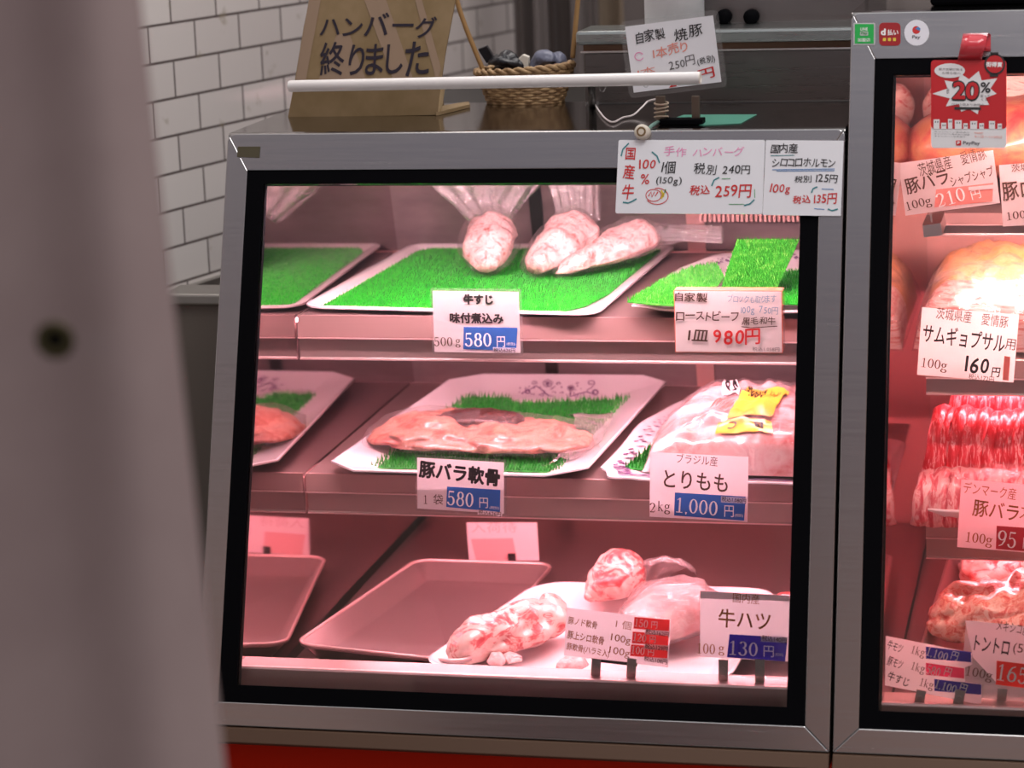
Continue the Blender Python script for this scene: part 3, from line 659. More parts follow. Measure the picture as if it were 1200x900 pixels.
# ------------------------------------------------------------------ trays in the left case
RZ1, RZ2 = Z1 + .0095, Z2 + .0175
g_tr = 'trays in the left display case'
def bed_z(z, fl, fr, br, bl): return Bed(*(at_z(p, z) for p in (fl, fr, br, bl)))
T1B = bed_z(RZ1, (352, 358), (699, 367), (794, 286), (484, 284))
T1 = tray(T1B, .0078, .009, .010, .028, 6, M_TRAYP, 'serving_tray', 'white-rimmed tray with a green grass mat and three bags, top shelf', 'tray', g_tr)
T2B = bed_z(RZ2, (374, 549), (680, 557), (788, 439), (535, 437))
T2 = tray(T2B, .0157, .004, .058, .042, 1, M_TRAYW, 'serving_tray', 'white eight-sided tray with floral print under the pack of pork cartilage', 'tray', g_tr)
Fb = lambda bed, h: (lambda p: at_plane(p, bed.p[0] + bed.n * h, bed.n))
# lower deck
ZD = .586
T3B = bed_z(ZD + .024, (344, 755), (548, 777), (650, 661), (488, 656))
T3 = tray(T3B, .0225, .004, .018, .024, 6, M_TRAYS2, 'serving_tray', 'empty stainless tray on the bottom deck beside the mirror wall', 'tray', g_tr)
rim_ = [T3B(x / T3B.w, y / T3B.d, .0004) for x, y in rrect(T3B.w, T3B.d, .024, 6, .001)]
mb = MB(); mb.tube(rim_ + [rim_[0]], .0022, 8); mb.build('rolled_rim', M_HIGHLIGHT, T3, True)
T4B = bed_z(ZD + .030, (486, 779), (853, 799), (914, 689), (632, 680))
T4 = tray(T4B, .0285, .005, .034, .045, 7, M_TRAYP, 'serving_tray', 'white deep tray with raw meat at the front of the bottom deck', 'tray', g_tr)

# scalloped plates
def plate(pick, outline, cx, height, rise, name, label, dots):
    """outline: photo pixels of the rim, wider than the frame on the hidden side"""
    rim = [pick(p) for p in outline]; c = sum(rim, Vector()) / len(rim); n = len(rim)
    rim = catmull(rim + [rim[0]], 6 * n + 1)[:-1]
    rp = []
    for i, p in enumerate(rim):
        k = 1 + .012 * math.cos(i * math.pi / 3); rp.append(c + (p - c) * k)
    S_ = lambda k, h: [c + (p - c) * k + Vector((0, 0, h)) for p in rp]
    mb = MB(); mb.loft([S_(.74, -height - .003), S_(.97, -.004), S_(1, -.002), S_(1, 0), S_(.975, 0), S_(.93, -.003), S_(.80, -height + .003), S_(.74, -height)], True, True, True)
    o = tag(mb.build(name, M_TRAYW, None, True), label, 'plate', 'scalloped serving plates'); md = o.modifiers.new('edge', 'EDGE_SPLIT'); md.split_angle = 1.0
    # printed leaf pattern round the rim, as ink lying on the glaze
    rnd = random.Random(3); mb = MB()
    def P_(u, v):       # u along the rim 0..1, v across 0 inner .. 1 outer
        i = u * len(rp); a, b = rp[int(i) % len(rp)], rp[(int(i) + 1) % len(rp)]; p = a + (b - a) * (i - int(i))
        k = .80 + .13 * v; return c + (p - c) * k + Vector((0, 0, -height + .003 + (height - .006) * v + .0012))
    for i in range(dots):
        u = i / dots
        for (dv, du, L) in ((.2, 0, .5), (.75, .3, .18), (.55, .5, .2), (.3, .62, .22), (.8, .7, .15)):
            a = P_((u + du / dots) % 1, dv); b2 = P_((u + (du + .16) / dots) % 1, min(1, dv + L)); wv = (b2 - a).cross(Vector((0, 0, 1))).normalized() * .0034
            m_ = (a + b2) / 2; mb.add([a, m_ + wv, b2, m_ - wv], [(0, 1, 2, 3)])
    mb.build('leaf_pattern', INK['plum'], o); return o
PL1 = plate(lambda p: at_z(p, Z2 + .013), [(706, 547), (716, 558), (760, 561), (860, 564), (960, 566), (1020, 545), (1050, 500), (1030, 468), (980, 452), (900, 452), (830, 459), (790, 474), (750, 497)], 0, .011, 0, 'scalloped_plate', 'white scalloped plate with dark leaf print under the bag of chicken', 46)
PL2 = plate(lambda p: at_z(p, Z1 + .013), [(742, 357), (780, 362), (850, 364), (930, 364), (1000, 360), (1030, 335), (1020, 308), (985, 296), (930, 293), (880, 294), (838, 299), (800, 313), (768, 333)], 0, .011, 0, 'scalloped_plate', 'white scalloped plate with dark leaf print under the loose grass mats, top shelf', 40)

# floral scroll on the back slope of the eight-sided tray
def on_back(p):    # the inner back wall of T2, by a photo pixel
    return at_plane(p, T2B(.5, 1 - .033 / T2B.d, -.0080 + .0022), (T2B.n * .058 - (T2B.p[3] - T2B.p[0]).normalized() * .0142))
def curl(cx, cy, r0, turns, a0, sgn=1, k=.72):
    return [(cx + r0 * (1 - k * i / 26) * math.cos(a0 + sgn * turns * 2 * math.pi * i / 26), cy - r0 * .8 * (1 - k * i / 26) * math.sin(a0 + sgn * turns * 2 * math.pi * i / 26)) for i in range(27)]
runs = [([(611, 461), (620, 457), (628, 452), (634, 456), (642, 463), (652, 466), (664, 466), (676, 462), (688, 459), (696, 462)], 1.1),
        (curl(619, 459, 4, 1.1, 1.5), 1.2), (curl(626, 449, 3.4, 1.2, -.5), .8), (curl(697, 459.5, 4.5, 1.1, -1.8), 1.5), (curl(692.5, 449, 4.6, 1.1, -.6), .9),
        ([(688, 457), (693, 455), (696, 450)], .8), (curl(636, 463, 3, 1.1, .4), .7), (curl(654, 450, 2.6, .9, -.4), .9), ([(645, 457), (651, 453)], .8),
        (curl(676, 464, 3, 1.0, 2.4), .7), (curl(676.5, 450, 2.0, .9, 0), .8)]
for cx, cy, r in ((642, 450, 6.2), (669.5, 456, 4.6)):
    for k in range(5):
        a = k * 2 * math.pi / 5 + .3; runs.append(([(cx + r * .45 * math.cos(a) + r * .5 * math.cos(b), cy - .8 * (r * .45 * math.sin(a) + r * .5 * math.sin(b))) for b in [i * math.pi / 5 for i in range(11)]], .5))
    runs.append(([(cx - 1.4, cy), (cx + 1.4, cy)], 2.2))
rnd = random.Random(5)
for i in range(34):
    x = rnd.uniform(609, 690); y = 461 + rnd.uniform(-6, 4.5); runs.append(([(x, y), (x + rnd.uniform(-1.3, 1.3), y - rnd.uniform(1, 2.2))], .9))
mb = MB()
for k, (run, wd) in enumerate(runs):
    ps = [on_back(p) for p in run]; nn = Vector((0, -.55, .8)).normalized() * .0001 * k
    for i in range(len(ps) - 1):
        d = (ps[i + 1] - ps[i]); sd = d.cross(Vector((0, -.55, .8))).normalized() * (wd * .0017 / 2)
        mb.add([ps[i] - sd + nn, ps[i] + sd + nn, ps[i + 1] + sd + nn, ps[i + 1] - sd + nn], [(0, 1, 2, 3)])
mb.build('floral_print', INK['plum'], T2)

# ------------------------------------------------------------------ green grass mats
mat_bed = lambda B, a0, a1, b0, b1, h: Bed(B(a0, b0, h), B(a1, b0, h), B(a1, b1, h), B(a0, b1, h))
grass(mat_bed(T1B, .050, .950, .035, .965, -.0062), 'grass_mat', 'bright green plastic grass mat filling the white-rimmed tray, top shelf', M_GRASS, (120, 60), .0042,
      [(0, 0), (.2, -.0), (.5, 0), (.80, .0), (.90, .03), (.965, .12), (1, .30), (1, .65), (1, 1), (.6, 1), (.3, 1), (.04, 1), (0, .93), (0, .5)])
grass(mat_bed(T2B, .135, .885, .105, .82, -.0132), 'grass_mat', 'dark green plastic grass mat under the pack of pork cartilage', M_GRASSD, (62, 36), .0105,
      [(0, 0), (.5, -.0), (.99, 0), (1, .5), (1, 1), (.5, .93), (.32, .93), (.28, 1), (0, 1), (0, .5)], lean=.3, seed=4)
f3 = lambda p: at_z(p, Z2 + .006)
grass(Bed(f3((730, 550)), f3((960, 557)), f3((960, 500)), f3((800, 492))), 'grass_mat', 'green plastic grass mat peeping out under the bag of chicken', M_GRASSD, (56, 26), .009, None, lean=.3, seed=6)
h4 = lambda p, h: at_z(p, Z1 + h)
grass(Bed(h4((735, 354), .022), h4((800, 359), .020), h4((872, 322), .024), h4((815, 300), .030)), 'grass_mat', 'pale green leaf-shaped grass mat hanging over the left rim of the plate, top shelf', M_GRASSL, (30, 40), .006,
      [(0, 0), (.5, -.02), (1, 0), (1, .5), (.85, .8), (.45, 1), (.2, .8), (.04, .4)], lean=.35, seed=8)
yb_ = h4((850, 345), .024).y
grass(Bed(at_y((842, 347), yb_), at_y((905, 350), yb_ - .01), at_y((937, 281), yb_ + .075), at_y((864, 281), yb_ + .085)), 'grass_mat', 'green grass mat propped up steeply behind the roast beef card, top shelf', M_GRASSL, (34, 42), .006, None, lean=.35, seed=9)
grass(Bed(h4((895, 356), .020), h4((980, 358), .020), h4((985, 318), .020), h4((918, 318), .020)), 'grass_mat', 'green grass mat lying flat at the right end of the plate, top shelf', M_GRASS, (40, 30), .005, None, lean=.35, seed=10)

# ------------------------------------------------------------------ meat on the trays of the left case
fT1 = Fb(T1B, -.004)
def bag_thing(name, label, cat, group, loc): return empty(name, loc, label, cat, group)
V = Vector
# three bags of simmered beef tendon
def tendon(front, back, ra, rb, label, seed, mid=None, film_edges=None, amp=.006, bagamp=.005):
    p0 = fT1((front[0], front[1] + 6)); p0.z += rb[1] * .50
    yb0 = p0.y + .105; p1 = at_y(back, yb0)
    pts = [p0, p0 * .72 + p1 * .28, p0 * .42 + p1 * .58, p0 * .14 + p1 * .86, p1]
    r = bag_thing('bagged_meat', label, 'bag of meat', 'bags of beef tendon on the top shelf', p0)
    blob(pts, ra, rb, amp=amp, scale=34, seed=seed, fold=.003).build('cooked_meat', MT_TENDON, r, True)
    mb = blob(pts, [x + .0035 for x in ra], [x + .0035 for x in rb], amp=amp * .8, scale=30, seed=seed, grow=.0015)
    mb.build('bag_skin', M_FILM2, r, True)
    if film_edges:
        E = [[at_y(p, y) for p, y in e] for e in film_edges]
        sheet(E, 26, 30, bagamp, 26, seed, .012).build('bag_mouth', M_FILM, r, True)
        sheet([[q + V((0, .018, 0)) for q in e] for e in E], 26, 30, bagamp, 26, seed + 3, -.004).build('bag_mouth', M_FILM, r, True)
    return p0, p1
yA = fT1((573, 320)).y
tendon((571, 321), (577, 262), [.014, .030, .034, .031, .018, ], [.012, .028, .031, .029, .016], 'leftmost of three beef tendon bags on the grass mat, its bag mouth fanned open', 1,
       film_edges=[[((552, 262), yA + .09), ((562, 252), yA + .085), ((580, 250), yA + .085), ((596, 262), yA + .09)], [((530, 242), yA + .1), ((548, 236), yA + .09), ((582, 232), yA + .09), ((612, 240), yA + .1)],
                   [((503, 218), yA + .1), ((535, 212), yA + .085), ((600, 203), yA + .085), ((640, 208), yA + .1)]])
yB = fT1((628, 322)).y
tendon((626, 322), (684, 266), [.014, .029, .033, .034, .020], [.012, .027, .030, .031, .018], 'middle one of the three beef tendon bags on the grass mat', 2,
       film_edges=[[((655, 262), yB + .09), ((668, 250), yB + .085), ((684, 250), yB + .085), ((700, 262), yB + .09)], [((648, 240), yB + .1), ((662, 232), yB + .09), ((684, 230), yB + .09), ((700, 240), yB + .1)],
                   [((640, 206), yB + .11), ((660, 203), yB + .1), ((685, 203), yB + .1), ((700, 218), yB + .11)]], bagamp=.006)
yC = fT1((648, 328)).y
tendon((652, 322), (768, 274), [.006, .021, .030, .031, .013], [.006, .017, .026, .027, .012], 'rightmost of three beef tendon bags, long with its film tail stretching right', 3, bagamp=.002,
       film_edges=[[((762, 264), yC + .10), ((764, 270), yC + .095), ((766, 276), yC + .095), ((768, 286), yC + .10)], [((800, 267), yC + .08), ((801, 271), yC + .078), ((801, 276), yC + .078), ((800, 283), yC + .08)],
                   [((843, 268), yC + .06), ((845, 272), yC + .058), ((846, 278), yC + .058), ((846, 286), yC + .06)]])

# the flat pack of pork belly cartilage
fT2 = Fb(T2B, -.007)
yP = fT2((560, 512)).y
r = bag_thing('meat_pack', 'clear pack of pink pork cartilage with a dark brown centre strip', 'meat pack', None, fT2((560, 512)))
q = lambda px, py, h=0.0: fT2((px, py)) + V((0, 0, h))
pth = [q(452, 506, .004), q(476, 509, .008), q(520, 515, .009), q(575, 519, .009), q(630, 522, .009), q(668, 524, .006), q(694, 522, .003)]
blob(pth, [.022, .080, .092, .084, .074, .055, .012], [.009, .016, .017, .016, .015, .012, .004], nseg=64, nring=90, amp=.012, scale=26, seed=5, fold=.010, flat=.5).build('pork_meat', MT_BELLY, r, True)
pd = [q(509, 508, .020), q(540, 509, .0235), q(575, 511, .0235), q(602, 513, .022), q(614, 514, .018)]
blob(pd, [.004, .028, .030, .025, .004], [.002, .008, .009, .008, .002], amp=.005, scale=55, seed=6, flat=.9).build('dark_cartilage', MT_BONE, r, True)
blob(pth, [.030, .090, .100, .092, .084, .066, .034], [.012, .021, .022, .021, .020, .016, .006], amp=.007, scale=30, seed=5, flat=.5, grow=.002).build('pack_film', M_FILM2, r, True)
sheet([[q(664, 492, .006), q(672, 500, .016), q(672, 512, .016), q(648, 530, .006)], [q(690, 494, .006), q(700, 502, .012), q(690, 522, .010), q(655, 540, .004)], [q(718, 497, .012), q(716, 505, .012), q(694, 532, .006), q(634, 545, .001)]], 24, 24, .005, 40, 7).build('pack_tail', M_FILM, r, True)

# the big bag of chicken thighs: a pillow, printed
fP = lambda p: at_z(p, Z2 + .010)
CB_ = Bed(fP((752, 553)), fP((966, 560)), fP((985, 492)), fP((815, 486)))
def pillow(a, b, extra=0.0):
    e = max(0, 1 - abs(2 * a - 1) ** 3.2) ** .5 * max(0, 1 - abs(2 * b - 1) ** 3.6) ** .5
    p = CB_(a, b); h = .012 + .052 * e
    h += noise.fractal(V((p.x * 26, p.y * 20, 2.0)), 1, 2, 4) * .011 * e
    return CB_(a, b, h * min(1, e * 3) + extra * 1.0)
ch = bag_thing('meat_pack', 'big pale pink bag of chicken thighs with yellow printed labels', 'bag of meat', None, CB_(.5, .5))
N1, N2 = 70, 60
def grid(fn, n1, n2):
    mb = MB(); mb.loft([[fn(i / (n1 - 1), j / (n2 - 1)) for i in range(n1)] for j in range(n2)], False); return mb
mb = grid(lambda a, b: pillow(a, b), N1, N2); mb.loft([[CB_(i / 23, j / 15, .0005) for i in range(24)] for j in range(16)], False)
mb.build('chicken_meat', MT_CHICK, ch, True)
grid(lambda a, b: pillow(a, b, .003) + noise.noise_vector(CB_(a, b) * 60) * .002, 90, 70).build('bag_film', M_FILM2, ch, True)
def ab_of(px):       # photo pixel -> pillow coordinates
    best = None
    for st in (0, 1, 2):
        rngs = [(i / 40, j / 40) for i in range(41) for j in range(41)] if st == 0 else [(best[1] + (i - 10) / (400 if st == 1 else 4000), best[2] + (j - 10) / (400 if st == 1 else 4000)) for i in range(21) for j in range(21)]
        for a, b in rngs:
            a = min(max(a, 0), 1); b = min(max(b, 0), 1); d = pillow(a, b) - CAM
            X = 600 + FPX * d.dot(CR) / -d.dot(CB); Y = 450 - FPX * d.dot(CU) / -d.dot(CB); e = (X - px[0]) ** 2 + (Y - px[1]) ** 2
            if best is None or e < best[0]: best = (e, a, b)
    return best[1], best[2]
def decal(poly, name, m, lift=.0045, n=16):
    c4 = [ab_of(p) for p in poly]
    def fn(u, v):
        a = (c4[0][0] * (1 - u) + c4[1][0] * u) * (1 - v) + (c4[3][0] * (1 - u) + c4[2][0] * u) * v
        b = (c4[0][1] * (1 - u) + c4[1][1] * u) * (1 - v) + (c4[3][1] * (1 - u) + c4[2][1] * u) * v
        return pillow(a, b, lift)
    return grid(fn, n, n).build(name, m, ch, True), fn
P_YEL = mat('yellow_label', (.80, .47, .05), .3); P_WHT = mat('white_label', (.85, .80, .80), .3)
def decal_text(fn, s, box, ink, name, bold=.01, lift=.0006):
    Vv, Fc = glyph_mesh(s, bold); ax, bx = min(v.x for v in Vv), max(v.x for v in Vv); ay, by = min(v.y for v in Vv), max(v.y for v in Vv)
    u0, v0, u1, v1 = box; mb = MB()
    mb.add([fn(u0 + (v.x - ax) / (bx - ax) * (u1 - u0), v0 + (v.y - ay) / (by - ay) * (v1 - v0)) + V((0, -.3, 1)) * lift for v in Vv], Fc)
    return mb.build(name, INK[ink], ch)
d1, fn1 = decal([(852, 495), (905, 492), (925, 463), (878, 460)], 'yellow_label', P_YEL)
decal_text(fn1, '2.00kg', (.52, .98, .04, .60), 'black', 'weight_print', .02); decal_text(fn1, 'OO—OX', (.86, .90, .62, .60), 'brown', 'small_print')
d2, fn2 = decal([(838, 513), (906, 512), (904, 498), (842, 499)], 'yellow_label', P_YEL)
decal_text(fn2, 'C', (.36, .75, .20, .25), 'black', 'letter_print', .01); decal_text(fn2, 'B', (.84, .75, .66, .25), 'black', 'letter_print', .02)
d3, fn3 = decal([(846, 466), (866, 467), (868, 459), (850, 458)], 'white_label', P_WHT)
decal_text(fn3, '5B', (.9, .85, .1, .15), 'black', 'stamp_print', .02)
d4, fn4 = decal([(795, 512), (826, 512), (826, 488), (798, 488)], 'round_print', M_CLEAR)
mb = MB()
for k in range(28):
    a0, a1 = k * 2 * math.pi / 28, (k + 1) * 2 * math.pi / 28
    for rr_ in (.46, .36): mb.add([fn4(.5 + rr_ * math.cos(a0), .5 + rr_ * math.sin(a0)), fn4(.5 + (rr_ - .035) * math.cos(a0), .5 + (rr_ - .035) * math.sin(a0)), fn4(.5 + (rr_ - .035) * math.cos(a1), .5 + (rr_ - .035) * math.sin(a1)), fn4(.5 + rr_ * math.cos(a1), .5 + rr_ * math.sin(a1))], [(0, 1, 2, 3)])
mb.build('ring_print', INK['salmon'], ch)
d5, fn5 = decal([(826, 492), (846, 492), (868, 470), (846, 470)], 'small_text_print', M_CLEAR)
for k in range(5): decal_text(fn5, 'ハ二ロト一', (.9 - k * .2, .95, .78 - k * .2, .1), 'salmon', 'small_print', 0)

# bottom deck meats
fT4 = lambda p, h=0.0: at_z(p, ZD + .004) + V((0, 0, h))
def lump(name, part, label, cat, pts, ra, rb, m, seed, amp=.006, scale=26, fold=.005, flat=.6, group=None):
    r = empty(name, pts[0], label, cat, group); blob(pts, ra, rb, amp=amp, scale=scale, seed=seed, fold=fold, flat=flat).build(part, m, r, True); return r
g_rm = 'raw meats on the bottom deck'
r = lump('raw_meat', 'meat_body', 'long raw pork piece with white fat and red streaks, left in the white tray', 'meat', [fT4((524, 786), .012), fT4((545, 784), .022), fT4((578, 775), .026), fT4((612, 764), .028), fT4((640, 750), .027), fT4((654, 742), .022)],
     [.010, .026, .032, .036, .034, .012], [.010, .024, .030, .034, .036, .012], MT_RAW, 11, .008, 24, .007, group=g_rm)
for i, (a, b) in enumerate((((572, 788), (590, 785)), ((594, 786), (612, 780)))):
    blob([fT4(a, .010), (fT4(a, .012) + fT4(b, .012)) / 2, fT4(b, .010)], [.003, .013, .003], [.003, .008, .003], amp=.009, seed=20 + i).build('fat_flap', MT_PALE, r, True)
r2 = lump('bagged_meat', 'meat_body', 'pinkish red meat in a clear bag behind the cartilage price list', 'bag of meat', [fT4((690, 722), .022), fT4((712, 716), .034), fT4((735, 712), .042), fT4((758, 712), .040)],
     [.008, .036, .040, .010], [.008, .030, .036, .010], MT_RAW, 13, .007, 30, .005, group=g_rm)
yq = fT4((735, 712)).y
sheet([[at_y((716, 690), yq - .02), at_y((735, 682), yq - .01), at_y((756, 684), yq), at_y((758, 712), yq)], [at_y((722, 676), yq), at_y((745, 668), yq - .01), at_y((770, 662), yq), at_y((778, 680), yq)], [at_y((740, 664), yq + .02), at_y((765, 656), yq), at_y((790, 655), yq), at_y((806, 664), yq)],
       [at_y((770, 660), yq + .02), at_y((790, 658), yq), at_y((806, 662), yq), at_y((816, 673), yq)]], 22, 34, .005, 32, 14).build('bag_mouth', M_FILM, r2, True)
lump('raw_meat', 'meat_body', 'small pale pink scrap of meat under the cartilage price list', 'meat', [fT4((655, 790), .006), fT4((672, 786), .010), fT4((690, 783), .006)], [.006, .020, .004], [.005, .013, .004], MT_PALE, 15, .005, 40, .003, group=g_rm)
r3 = lump('bagged_meat', 'meat_body', 'white filmed pack of pale pink meat between the two front cards', 'bag of meat', [fT4((725, 770), .014), fT4((760, 760), .026), fT4((800, 745), .032), (fT4((826, 735), .028))], [.010, .046, .056, .016], [.008, .026, .036, .012], MT_PALE, 16, .006, 16, .004, group=g_rm)
blob([fT4((722, 772), .014), fT4((760, 760), .027), fT4((800, 745), .034), (fT4((832, 733), .028))], [.014, .052, .062, .022], [.012, .031, .041, .017], amp=.006, scale=34, seed=17, flat=.6).build('bag_film', M_FILM, r3, True)
lump('raw_meat', 'meat_body', 'dark red beef heart behind the beef heart card at the right', 'meat', [at_z((884, 775), ZD + .004) + V((0, 0, .022)), at_z((906, 765), ZD + .004) + V((0, 0, .030)), at_z((934, 755), ZD + .004) + V((0, 0, .028)), at_z((968, 755), ZD + .004) + V((0, 0, .02))], [.008, .034, .040, .010], [.008, .028, .034, .010], MT_HEART, 18, .005, 24, .004, group=g_rm)
# ------------------------------------------------------------------ contents of the right case
def pillow_block(bed, H, m, name, parent, amp=.008, scale=22, seed=0, pw=4.0, n1=60, n2=44, extra=0.0):
    def fn(a, b):
        e = max(0, 1 - abs(2 * a - 1) ** pw) ** .5 * max(0, 1 - abs(2 * b - 1) ** pw) ** .5
        p = bed(a, b); return bed(a, b, H * e + noise.fractal(V((p.x * scale, p.y * scale, seed)), 1, 2, 4) * amp * e + extra * e)
    mb = grid(fn, n1, n2); return mb.build(name, m, parent, True)
BZ = lambda z, a, b, c_, d: Bed(*(V((x, y, z)) for x, y in (a, b, c_, d)))
# top shelf: two big loins
lump('pork_loin', 'loin_body', 'large orange pink pork loin lying at the front of the top shelf, right case', 'meat', [V((.748, .53, ZA + .058)), V((.775, .52, ZA + .062)), V((.87, .51, ZA + .066)), V((1.02, .51, ZA + .066)), V((1.25, .52, ZA + .06)), V((1.28, .52, ZA + .058))], [.02, .070, .086, .088, .07, .02], [.02, .052, .062, .064, .05, .02], MT_LOIN, 31, .008, 14, .004, group='pork loins on the top shelf')
lump('pork_loin', 'loin_body', 'second red pink pork loin behind the orange pink loin, right case', 'meat', [V((.750, .66, ZA + .07)), V((.785, .66, ZA + .075)), V((.95, .67, ZA + .085)), V((1.25, .67, ZA + .075)), V((1.28, .67, ZA + .07))], [.02, .058, .064, .058, .02], [.02, .064, .078, .064, .02], MT_RAW, 32, .010, 16, .004, group='pork loins on the top shelf')
# middle shelf: two bags of layered belly
for i, (xa, xb, lab) in enumerate(((.746, .925, 'bag of layered pork belly with tan paper, beside the mirror wall, right case'), (.935, 1.12, 'second bag of layered pork belly, farther right behind the samgyeopsal card'))):
    r = empty('bagged_meat', (xa, .4, ZB + .002), lab, 'bag of meat', 'bags of layered belly')
    fb = at_z((1060, 404), ZB + .012).y if i == 0 else .40
    fb = max(fb, .33)
    pillow_block(BZ(ZB + .003, (xa, fb + .02), (xb, fb), (xb, fb + .20), (xa + .004, fb + .22)), .058, MT_LAYER, 'belly_layers', r, .006, 30, 41 + i, 5)
    pillow_block(BZ(ZB + .003, (xa + .003, fb + .16), (xb, fb + .15), (xb, fb + .36), (xa + .003, fb + .36)), .085, MT_FATTAN, 'tan_paper', r, .012, 24, 44 + i, 3)
    pillow_block(BZ(ZB + .002, (xa - .002, fb + .012), (xb + .002, fb - .008), (xb + .002, fb + .37), (xa - .002, fb + .37)), .078, M_FILM2, 'bag_film', r, .016, 30, 47 + i, 4)
# lower shelf: a clear pack of sliced belly and red slices in rows
TCB = Bed(V((.757, .352, ZC + .016)), V((1.17, .335, ZC + .016)), V((1.17, .70, ZC + .016)), V((.757, .70, ZC + .016)))
pk_ = empty('sliced_meat_pack', TCB(.5, .5), 'tray of sliced pork belly with rows of red meat slices, lower shelf, right case', 'meat pack')
def tray_part(bed, height, rim, slope, r, seg, m, name, parent, th=.0018):
    def lp(inset, h): return [bed(x / bed.w, y / bed.d, h) for x, y in rrect(bed.w, bed.d, r, seg, inset)]
    mb = MB(); mb.loft([lp(rim + slope, -height - th), lp(0, -.003), lp(0, -.0006), lp(rim * .5, 0), lp(rim, -.0008), lp(rim + slope, -height)], True, True, True); return mb.build(name, m, parent, True)
tray_part(TCB, .014, .006, .008, .03, 5, M_TRAYP, 'pack_tray', pk_)
def slice_row(x0, x1, n, yc, zc, ry, rz, m, parent, wid, lean, seed, a0=-25, a1=200):
    rnd = random.Random(seed)
    for i in range(n):
        x = x0 + (x1 - x0) * i / (n - 1); k = rnd.uniform(.93, 1.05); ln = lean * rnd.uniform(.9, 1.1); loops = []; dy = rnd.uniform(-.003, .003)
        for j in range(15):
            a = math.radians(a0 + (a1 - a0) * j / 14); cy, cz = -math.cos(a) * ry * k, math.sin(a) * rz * k; tw = ln * (1 - j / 14)
            wob = noise.noise(V((i * 3.1, j * .5, seed))) * .003
            ny, nz = -math.cos(a), math.sin(a)
            P4 = []
            for u in range(7):
                uu = u / 6 * 2 - 1; bump = .0035 * (1 - uu * uu) + .0012 * noise.noise(V((i * 2.3, j * .4, u * .8)))
                P4.append(V((x - tw + wob + uu * wid / 2, yc + dy + cy + ny * bump, zc + cz + nz * bump)))
            P4 += [V((p.x, p.y - ny * .004, p.z - nz * .004)) for p in reversed(P4)]
            loops.append(P4)
        mb = MB(); mb.loft(loops, True, True, True); mb.build('slice', m, parent, True)
yf = TCB.p[0].y
slice_row(.776, 1.13, 22, yf + .050, ZC + .010, .042, .040, MT_SLICE2, pk_, .022, .018, 51)
slice_row(.792, 1.13, 27, yf + .120, ZC + .052, .058, .056, MT_SLICE, pk_, .017, .030, 52)
slice_row(.812, 1.13, 25, yf + .215, ZC + .085, .055, .050, MT_SLICE, pk_, .017, .022, 53)
pillow_block(BZ(ZC + .014, (.757, yf + .002), (1.17, yf - .015), (1.17, yf + .13), (.757, yf + .13)), .046, M_FILM2, 'pack_film', pk_, .004, 50, 54, 5)
# deck: meats in two trays
TDB = Bed(V((.762, .27, ZD + .03)), V((1.12, .25, ZD + .03)), V((1.12, .66, ZD + .03)), V((.775, .68, ZD + .03)))
TD = tray(TDB, .0285, .004, .014, .02, 4, M_TRAYS2, 'serving_tray', 'dark steel tray holding pork trimmings on the deck, right case', 'tray')
lump('pork_trimmings', 'trimming_heap', 'heap of pink marbled pork trimmings on the steel tray, right case', 'meat', [V((.772, .385, ZD + .024)), V((.802, .38, ZD + .038)), V((.90, .37, ZD + .046)), V((1.0, .37, ZD + .044)), V((1.06, .38, ZD + .03))], [.012, .062, .082, .080, .02], [.012, .036, .048, .046, .02], MT_CHUNK, 61, .010, 40, .008)
for i, (x, y, z, lab) in enumerate(((.85, .55, .050, 'pink strip of pork jowl behind the trimmings, nearest the mirror wall'), (.935, .56, .062, 'pink strip of pork jowl behind the trimmings, second from the mirror wall'), (1.02, .56, .055, 'pink strip of pork jowl behind the trimmings, third from the mirror wall'))):
    lump('pork_jowl', 'jowl_body', lab, 'meat', [V((x - .05, y - .05, ZD + z)), V((x - .03, y - .04, ZD + z + .006)), V((x + .02, y + .01, ZD + z + .012)), V((x + .06, y + .06, ZD + z + .008)), V((x + .07, y + .07, ZD + z))], [.006, .036, .042, .036, .008], [.006, .030, .038, .034, .008], MT_RAW, 63 + i, .007, 30, .006, group='pork jowl strips')
# ------------------------------------------------------------------ price cards
G_RAIL = 'price cards on the shelf rails'
def rail_clip(pl, d):      # a clear strip clip reaching back to the shelf rail
    p = Vector((0, .014, 0)); mb = MB()
    mb.extrude([pl.m @ V((p.x - .009, p.y, -.002)), pl.m @ V((p.x + .009, p.y, -.002)), pl.m @ V((p.x + .009, p.y + .0015, -.002)), pl.m @ V((p.x - .009, p.y + .0015, -.002))], pl.z * -d)
    mb.build('rail_clip', M_CLEAR, pl.root)
def yplane(y): return lambda p: at_y(p, y)
CLIP = steel('clip_steel', (.55, .46, .44), .3, (1, 1, 1), .05)
def hook(pl, px, name='rail_hook'):        # a small clear clip holding the card to the rail
    p = pl.loc(px); mb = MB(); mb.extrude([pl.m @ V((p.x + a, p.y + b, -.0035)) for a, b in ((-.008, -.006), (.008, -.006), (.008, .006), (-.008, .006))], pl.z * .002); return mb.build(name, M_CLEAR, pl.root)
